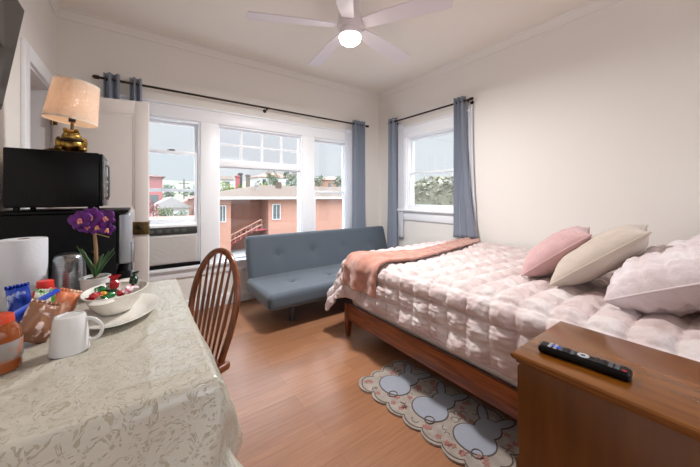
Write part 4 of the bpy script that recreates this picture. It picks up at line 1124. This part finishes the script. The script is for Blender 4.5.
def house(name, c, w_, d_, h_, rh, mw, mr, label, gable='x', wins=3):
    x, y, z = c
    e = empty(name, c, label=label, cat='building')
    MB().box(x-w_/2, x+w_/2, y-d_/2, y+d_/2, z, z+h_).build('wall', mw, e)
    b = bmesh.new(); o_ = .3
    A = [(x-w_/2-o_,y-d_/2-o_,z+h_),(x+w_/2+o_,y-d_/2-o_,z+h_),(x+w_/2+o_,y+d_/2+o_,z+h_),(x-w_/2-o_,y+d_/2+o_,z+h_)]
    if gable == 'x': rd = [(x-w_/2-o_,y,z+h_+rh),(x+w_/2+o_,y,z+h_+rh)]
    elif gable == 'hip': rd = [(x-w_/2+d_/2,y,z+h_+rh),(x+w_/2-d_/2,y,z+h_+rh)]
    else: rd = [(x,y-d_/2-o_,z+h_+rh),(x,y+d_/2+o_,z+h_+rh)]
    V = [b.verts.new(p) for p in A]; R = [b.verts.new(p) for p in rd]
    b.faces.new(V[::-1])
    if gable in ('x','hip'):
        b.faces.new((V[0],V[1],R[1],R[0])); b.faces.new((V[2],V[3],R[0],R[1])); b.faces.new((V[0],R[0],V[3])); b.faces.new((V[1],V[2],R[1]))
    else:
        b.faces.new((V[0],R[0],R[1],V[3])); b.faces.new((V[1],V[2],R[1],R[0])); b.faces.new((V[0],V[1],R[0])); b.faces.new((V[2],V[3],R[1]))
    m = MB(); m._merge(b); m.build('roof', mr, e, smooth=False)
    for k in range(wins):
        wx = x-w_/2+w_*(k+.5)/wins
        MB().box(wx-.45, wx+.45, y-d_/2-.03, y-d_/2+.03, z+h_*.45, z+h_*.45+1.1).build('window', M['winx'], e)
    return e

# salmon apartment building across the yard
e = empty('apartment_building', tuple(at(268,240,25)-Vector((0,0,1))), label='salmon stucco apartment building with shallow grey roof across the yard', cat='building')
Lx = at(206,200,25).x; L1 = at(231,200,25).x; R0 = at(268.5,200,25).x; R1 = at(362,200,25).x+8
EZ = 1.02; yb = 36
MB().box(Lx, L1, 25, yb, -3.5, EZ).build('wall', M['salmon'], e)
MB().box(R0, R1, 25, yb, -3.5, EZ).build('wall', M['salmon'], e)
w_ = MB().box(L1+.01, R0-.01, 27.2, yb, -3.5, EZ).build('wall', M['salmon_shaded'], e); w_['label'] = 'recessed entry wall, shade put into its colour'
b = bmesh.new(); ov = .5; y0, y1 = 25-ov, yb+ov; x0, x1 = Lx-ov, R1+ov; ym = (y0+y1)/2; rz = 2.45
V = [b.verts.new(p) for p in ((x0,y0,EZ+.15),(x1,y0,EZ+.15),(x1,y1,EZ+.15),(x0,y1,EZ+.15))]; Rr = [b.verts.new(p) for p in ((x0+6.5,ym,rz),(x1-5,ym,rz))]
b.faces.new((V[0],V[1],Rr[1],Rr[0])); b.faces.new((V[1],V[2],Rr[1])); b.faces.new((V[2],V[3],Rr[0],Rr[1])); b.faces.new((V[3],V[0],Rr[0])); b.faces.new(V[::-1])
m = MB(); m._merge(b); rf = m.build('roof', M['roof'], e, smooth=False)
m = MB(); m.box(x0-.05,x1+.05,y0-.08,y0,EZ-.02,EZ+.18,.02); m.build('eave_board', M['whitew'], e)
p = at(257,190,28); m = MB(); m.cyl((p.x,28,1.6),(p.x,28,2.35),.16,n=16); m.cyl((p.x,28,2.3),(p.x,28,2.6),.24,.22,n=16); m.build('roof_vent', M['concrete'], rf)
p = at(278.5,190,29); MB().box(p.x-.25,p.x+.25,28.8,29.2,1.9,2.75).build('chimney', M['bark'], rf)
p0 = at(234.5,200,24.9); MB().cyl((p0.x,26.9,-3.5),(p0.x,26.9,EZ),.11,n=10).build('downpipe', M['whitew'], e)
def xwin(x0p, x1p, z0, z1, y):
    f_ = MB().box(at(x0p,200,25).x-.08, at(x1p,200,25).x+.08, y-.06, y+.02, z0-.08, z1+.08).build('window', M['whitew'], e)
    xm = (at(x0p,200,25).x+at(x1p,200,25).x)/2
    MB().box(at(x0p,200,25).x, xm-.03, y-.08, y-.055, z0, z1).build('pane', M['winx'], f_)
    MB().box(xm+.03, at(x1p,200,25).x, y-.08, y-.055, z0, z1).build('pane', M['winx'], f_)
xwin(273,279.5,-.75,.50,25); xwin(220,225,-.75,.45,25); xwin(333,338,-.75,.50,25) if False else None
q0 = at(262,210,27); q1 = at(267,210,27)
MB().box(q0.x, q1.x, 27.12, 27.25, -1.6, .75).build('door', M['darkw'], e)
# landing and stairs
m = MB(); m.box(q0.x-1.6, q1.x+.1, 25.3, 27.1, -1.75, -1.6)
for k in range(9): m.box(q0.x-1.6-.30*(k+1), q0.x-1.6-.30*k, 25.4, 26.6, -1.75-.19*(k+1), -1.6-.19*(k+1))
m.build('steps', M['stairr'], e)
m = MB()
a_ = Vector((q0.x-.6,25.3,-.75)); b_ = Vector((q0.x-4.2,25.3,-3.0+.55))
for off_ in (0,-.45): m.cyl(a_+Vector((0,0,off_)), b_+Vector((0,0,off_)), .06, n=8)
for k in range(9): p = a_+(b_-a_)*k/8; m.cyl(p, p-Vector((0,0,.8)), .03, n=6)
m.build('railing', M['salmon'], e)
# low flat roof / patio cover just below the picture window
e = empty('patio_cover', (2.6,6.6,-2.2), label='pale flat patio roof just outside below the picture window', cat='roof')
MB().box(1.2,6.4,6.0,10.5,-1.05,-.9,.02).build('deck_sheet', M['concrete'], e)
for x in (1.3,6.2):
    for y in (6.1,10.3): MB().box(x,x+.12,y,y+.12,-3.5,-1.05).build('post', M['whitew'], e)
m = MB(); m.lathe([(0,.26),(.5,.18),(.95,.06),(1.05,0),(0,0)], (2.45,6.85,-.89), 28, sy=.7); tag(m.build('garden_umbrella_cover', mat('grey_canvas', (150,142,138), .9)), 'grey round canvas cover lying on the pale patio roof below the window', 'cover')

# left-window view
house('house', (2.1,31,-2.9), 2.6, 4, 3.2, .9, M['whitew'], mat('grey_roof', (140,136,132), .9), 'small white gabled house seen through the left window glass', 'y', 2)
house('house', (5.6,43,-2.2), 3.0, 5, 2.6, .9, M['salmon'], M['roofr'], 'salmon cottage with pale red roof seen through the left window, right of the white house', 'y', 2)
house('house', (.3,40,-2.2), 3.2, 5, 5.6, .3, M['redw'], M['roofr'], 'tall red stucco house at the left edge of the left window', 'hip', 2)
house('garage', (.35,16,-3.5), 3.2, 7, 2.9, .9, M['salmon'], M['roofr'], 'low building with red roof just below the left window view', 'x', 1)
# distant town
house('house', (27,72,3.0), 9, 7, 3.0, 1.4, M['whitew'], M['roofr'], 'distant cream house with red roof on the hill above the grey roof', 'hip', 3)
house('house', (13.5,66,2.0), 4, 5, 2.8, .9, M['whitew'], M['roof'], 'distant small white house on the hill at the left of the picture window', 'x', 2)
house('house', (44,70,2.4), 8, 6, 3.4, 1.2, M['salmon'], M['roofr'], 'distant pink house seen in the rightmost back window', 'hip', 3)
house('house', (54,78,3.2), 9, 6, 3.0, 1.2, M['whitew'], M['roof'], 'distant white house farthest right in the rightmost back window', 'x', 3)
house('house', (38,86,4.4), 8, 6, 3.0, 1.2, M['concrete'], M['roof'], 'distant grey house behind the trees near the right side of the picture window', 'x', 3)
for (px, y0_, yt, m_, lb) in ((237.5,175.5,50,'stairr','dark red brick chimney stack rising over the distant roofs'),(240.3,173,52,'darkw','slim dark chimney pipe beside the red brick stack'),(248,174.5,50,'bark','brown chimney stack right of the slim dark pipe')):
    p = at(px, y0_, yt); g_ = hz(p.x, yt)
    m = MB(); m.box(p.x-.28,p.x+.28,yt-.28,yt+.28,g_-.2,p.z,.02); m.box(p.x-.38,p.x+.38,yt-.38,yt+.38,p.z-.3,p.z-.1,.02)
    tag(m.build('chimney_stack', M[m_]), lb, 'chimney')

def tree(px, ytop, yp, wpx, mk, label, seed, base=None, n=420, name='tree', trunk=True):
    random.seed(seed); p = at(px, ytop, yp); dsc = math.hypot(p.x, yp)*.0058
    wd = wpx*dsc*.5; g_ = hz(p.x, yp) if base is None else base
    hgt = p.z-g_; cr = min(wd*1.1, hgt*.45) if trunk else hgt*.5
    e = empty(name, (p.x,yp,g_), label=label, cat='tree')
    cz = p.z-cr
    m = MB(); b = bmesh.new()
    cl = [(Vector((random.gauss(0,.45),random.gauss(0,.45),random.gauss(0,.42))), random.uniform(.3,.55)) for _ in range(12)]
    for c_, r_ in cl:
        for _ in range(n//12):
            d = Vector((random.gauss(0,1),random.gauss(0,1),random.gauss(0,1))).normalized()*r_*random.uniform(.5,1)
            q = c_+d
            if q.length > 1.05: q = q.normalized()*1.05
            q = Vector((p.x+q.x*wd, yp+q.y*wd, cz+q.z*cr)); s_ = wd*random.uniform(.07,.13)
            R_ = Matrix.Rotation(random.uniform(0,6.3),3,Vector((random.random(),random.random(),random.random()+.01)).normalized())
            b.faces.new([b.verts.new(q+R_ @ Vector(k)*s_) for k in ((-1,-.5,0),(0,-.8,.2),(1,0,0),(0,.8,-.2))])
    m._merge(b); m.build('crown', M[mk], e, smooth=False)
    if trunk:
        MB().tube([(p.x,yp,g_),(p.x+.1*wd,yp,(g_+cz)/2),(p.x,yp,cz+cr*.3)], [.10*wd+.08,.07*wd+.06,.04*wd], 8).build('trunk', M['bark'], e)
T = [(269,170,60,9,'tree2','tall grey-green tree above the roof ridge, centre of the picture window'),
     (276,175,62,8,'tree1','darker tree just right of the tall grey-green tree on the skyline'),
     (291,171,58,11,'tree2','round grey-green tree at the right of the picture window skyline'),
     (298,176,64,8,'tree2','small grey tree at the right edge of the picture window'),
     (223,181,44,8,'treey','yellow-green bush at the left edge of the picture window skyline'),
     (235,183,46,12,'treey','low yellow-green hedge tree below the chimney stacks'),
     (263,180,50,9,'treey','yellow-green shrub tree left of the tall grey-green tree'),
     (284,184,52,9,'treey','yellow-green shrub behind the roof ridge, below the round tree'),
     (302,184,52,8,'treey','yellow-green shrub at the far right of the picture window'),
     (318,174,60,9,'tree2','left tree of the two seen through the rightmost back window'),
     (341,174,62,11,'tree2','right tree of the two seen through the rightmost back window'),
     (168,182,55,9,'tree2','rounded hazy tree above the white house in the left window'),
     (192,184,55,12,'tree2','wide hazy tree at the right of the left window'),
     (164,203,20,9,'tree1','green bush in front of the white house in the left window'),
     (153,196,22,10,'redleaf','dusty red bush at the left edge of the left window'),
     (181,206,22,9,'tree2','grey-green bush between the white house and the salmon cottage')]
M['redleaf'] = mat('dusty_red_foliage', (150,80,84), .9, col2=(124,68,70), nscale=3)
for k, (px, yt, yp, wp, mk, lb) in enumerate(T): tree(px, yt, yp, wp, mk, lb, 20+k, base=(-3.5 if yp < 30 else None))
p = at(184,179,50); m = MB(); m.cyl((p.x,50,hz(p.x,50)),(p.x,50,p.z),.09,n=8); m.box(p.x-.7,p.x+.7,49.95,50.05,p.z-.7,p.z-.6); tag(m.build('utility_pole', M['bark']), 'thin utility pole on the skyline of the left window', 'pole')

# hedge outside the right window
random.seed(11)
e = empty('hedge', (7.4,4.5,-3.5), label='tall pale olive hedge filling the lower right wall window', cat='hedge')
b = bmesh.new()
for _ in range(9000):
    y = random.uniform(-1,10); z = random.uniform(-.8,1); x = 6.9+random.uniform(0,.7)
    top = 1.78+.10*noise.noise(Vector((y*1.5,0,0)))+.06*noise.noise(Vector((y*6,0,3)))
    z = -.2+(top+.2)*random.random()**.8
    q = Vector((x, y, z)); s_ = random.uniform(.04,.09)
    R_ = Matrix.Rotation(random.uniform(0,6.3),3,Vector((random.random(),random.random(),random.random()+.01)).normalized())
    b.faces.new([b.verts.new(q+R_ @ Vector(k)*s_) for k in ((-1,-.5,0),(0,-.8,.2),(1,0,0),(0,.8,-.2))])
m = MB(); m._merge(b); m.build('foliage', M['hedge'], e, smooth=False)
MB().rbox(7.05,7.75,-1,10,-3.5,1.62,.15,(3,30,10), fn=lambda p,n: p+n*.06*noise.noise(p*2.5)).build('hedge_core', M['hedge'], e, ang=180)
# distant palm behind the hedge
p = Vector((22,12.6,-3.5)); 
e = empty('palm_tree', tuple(p), label='distant thin palm tree standing above the hedge in the right wall window', cat='tree')
top = Vector((22,12.6,3.4)); MB().tube([p, (p+top)/2+Vector((.1,0,0)), top], [.16,.13,.10], 8).build('trunk', M['bark'], e)
m = MB()
for k in range(18):
    an = k*2*PI/18; up_ = random.uniform(.1,.8)
    m.tube([top+Vector((cos(an)*r_, sin(an)*r_, up_*r_-.75*r_*r_)) for r_ in (0,.3,.6,.9,1.15)], [.05,.09,.09,.06,.01], 5, flat=.2)
m.build('fronds', M['tree2'], e)

# ------------------------------------------------------------------ light
wld = bpy.data.worlds.new('sky'); bpy.context.scene.world = wld; wld.use_nodes = True
nt = wld.node_tree; bg = nt.nodes['Background']
tc = nt.nodes.new('ShaderNodeTexCoord'); sep = nt.nodes.new('ShaderNodeSeparateXYZ'); rp = nt.nodes.new('ShaderNodeValToRGB')
nt.links.new(tc.outputs['Generated'], sep.inputs[0]); nt.links.new(sep.outputs['Z'], rp.inputs['Fac']); nt.links.new(rp.outputs['Color'], bg.inputs['Color'])
rp.color_ramp.elements[0].position = 0; rp.color_ramp.elements[0].color = (*lin((214,216,218)),1)
rp.color_ramp.elements[1].position = .6; rp.color_ramp.elements[1].color = (*lin((222,230,240)),1)
# overcast sky, brightened on the side away from the windows as added fill for the room
mr = nt.nodes.new('ShaderNodeMapRange'); mr.interpolation_type = 'SMOOTHSTEP'
mr.inputs['From Min'].default_value = .05; mr.inputs['From Max'].default_value = -.6
mr.inputs['To Min'].default_value = .68; mr.inputs['To Max'].default_value = .95
nt.links.new(sep.outputs['Y'], mr.inputs['Value'])
ze = nt.nodes.new('ShaderNodeMapRange')          # overcast sky: zenith several times the horizon
ze.inputs['From Min'].default_value = .24; ze.inputs['From Max'].default_value = 1.0; ze.inputs['To Min'].default_value = 1.0; ze.inputs['To Max'].default_value = 10.5
nt.links.new(sep.outputs['Z'], ze.inputs['Value'])
mu = nt.nodes.new('ShaderNodeMath'); mu.operation = 'MULTIPLY'
nt.links.new(mr.outputs['Result'], mu.inputs[0]); nt.links.new(ze.outputs['Result'], mu.inputs[1]); nt.links.new(mu.outputs[0], bg.inputs['Strength'])

def light(name, kind, loc, power, col, size=.1, rot=(0,0,0), spread=None):
    d = bpy.data.lights.new(name, kind); d.energy = power; d.color = col
    if kind == 'AREA': d.shape = 'DISK'; d.size = size
    else: d.shadow_soft_size = size
    o = bpy.data.objects.new(name, d); C.objects.link(o); o.location = loc; o.rotation_euler = rot
    return o
light('fan_light', 'AREA', (fx,fy,2.39), 31, (1,.99,.98), .24)
light('table_lamp_light', 'POINT', (lx+.004,ly,lz+.245), .6, (1,.74,.52), .03)

# ------------------------------------------------------------------ camera
cam = bpy.data.cameras.new('camera'); co = bpy.data.objects.new('camera', cam); C.objects.link(co)
co.location = (0,0,H); co.rotation_euler = (PI/2, 0, -YAW)
cam.sensor_width = 36; cam.lens = 36*F/700; cam.shift_y = -36.5/700; cam.clip_start = .02; cam.clip_end = 600
sc = bpy.context.scene; sc.camera = co
sc.view_settings.view_transform = 'Standard'; sc.view_settings.look = 'None'; sc.view_settings.gamma = 1; sc.view_settings.use_curve_mapping = False
sc.view_settings.exposure = .93
sc.cycles.max_bounces = 10; sc.cycles.diffuse_bounces = 6; sc.cycles.transparent_max_bounces = 16
sc.cycles.sample_clamp_indirect = 6
sc.cycles.use_denoising = True
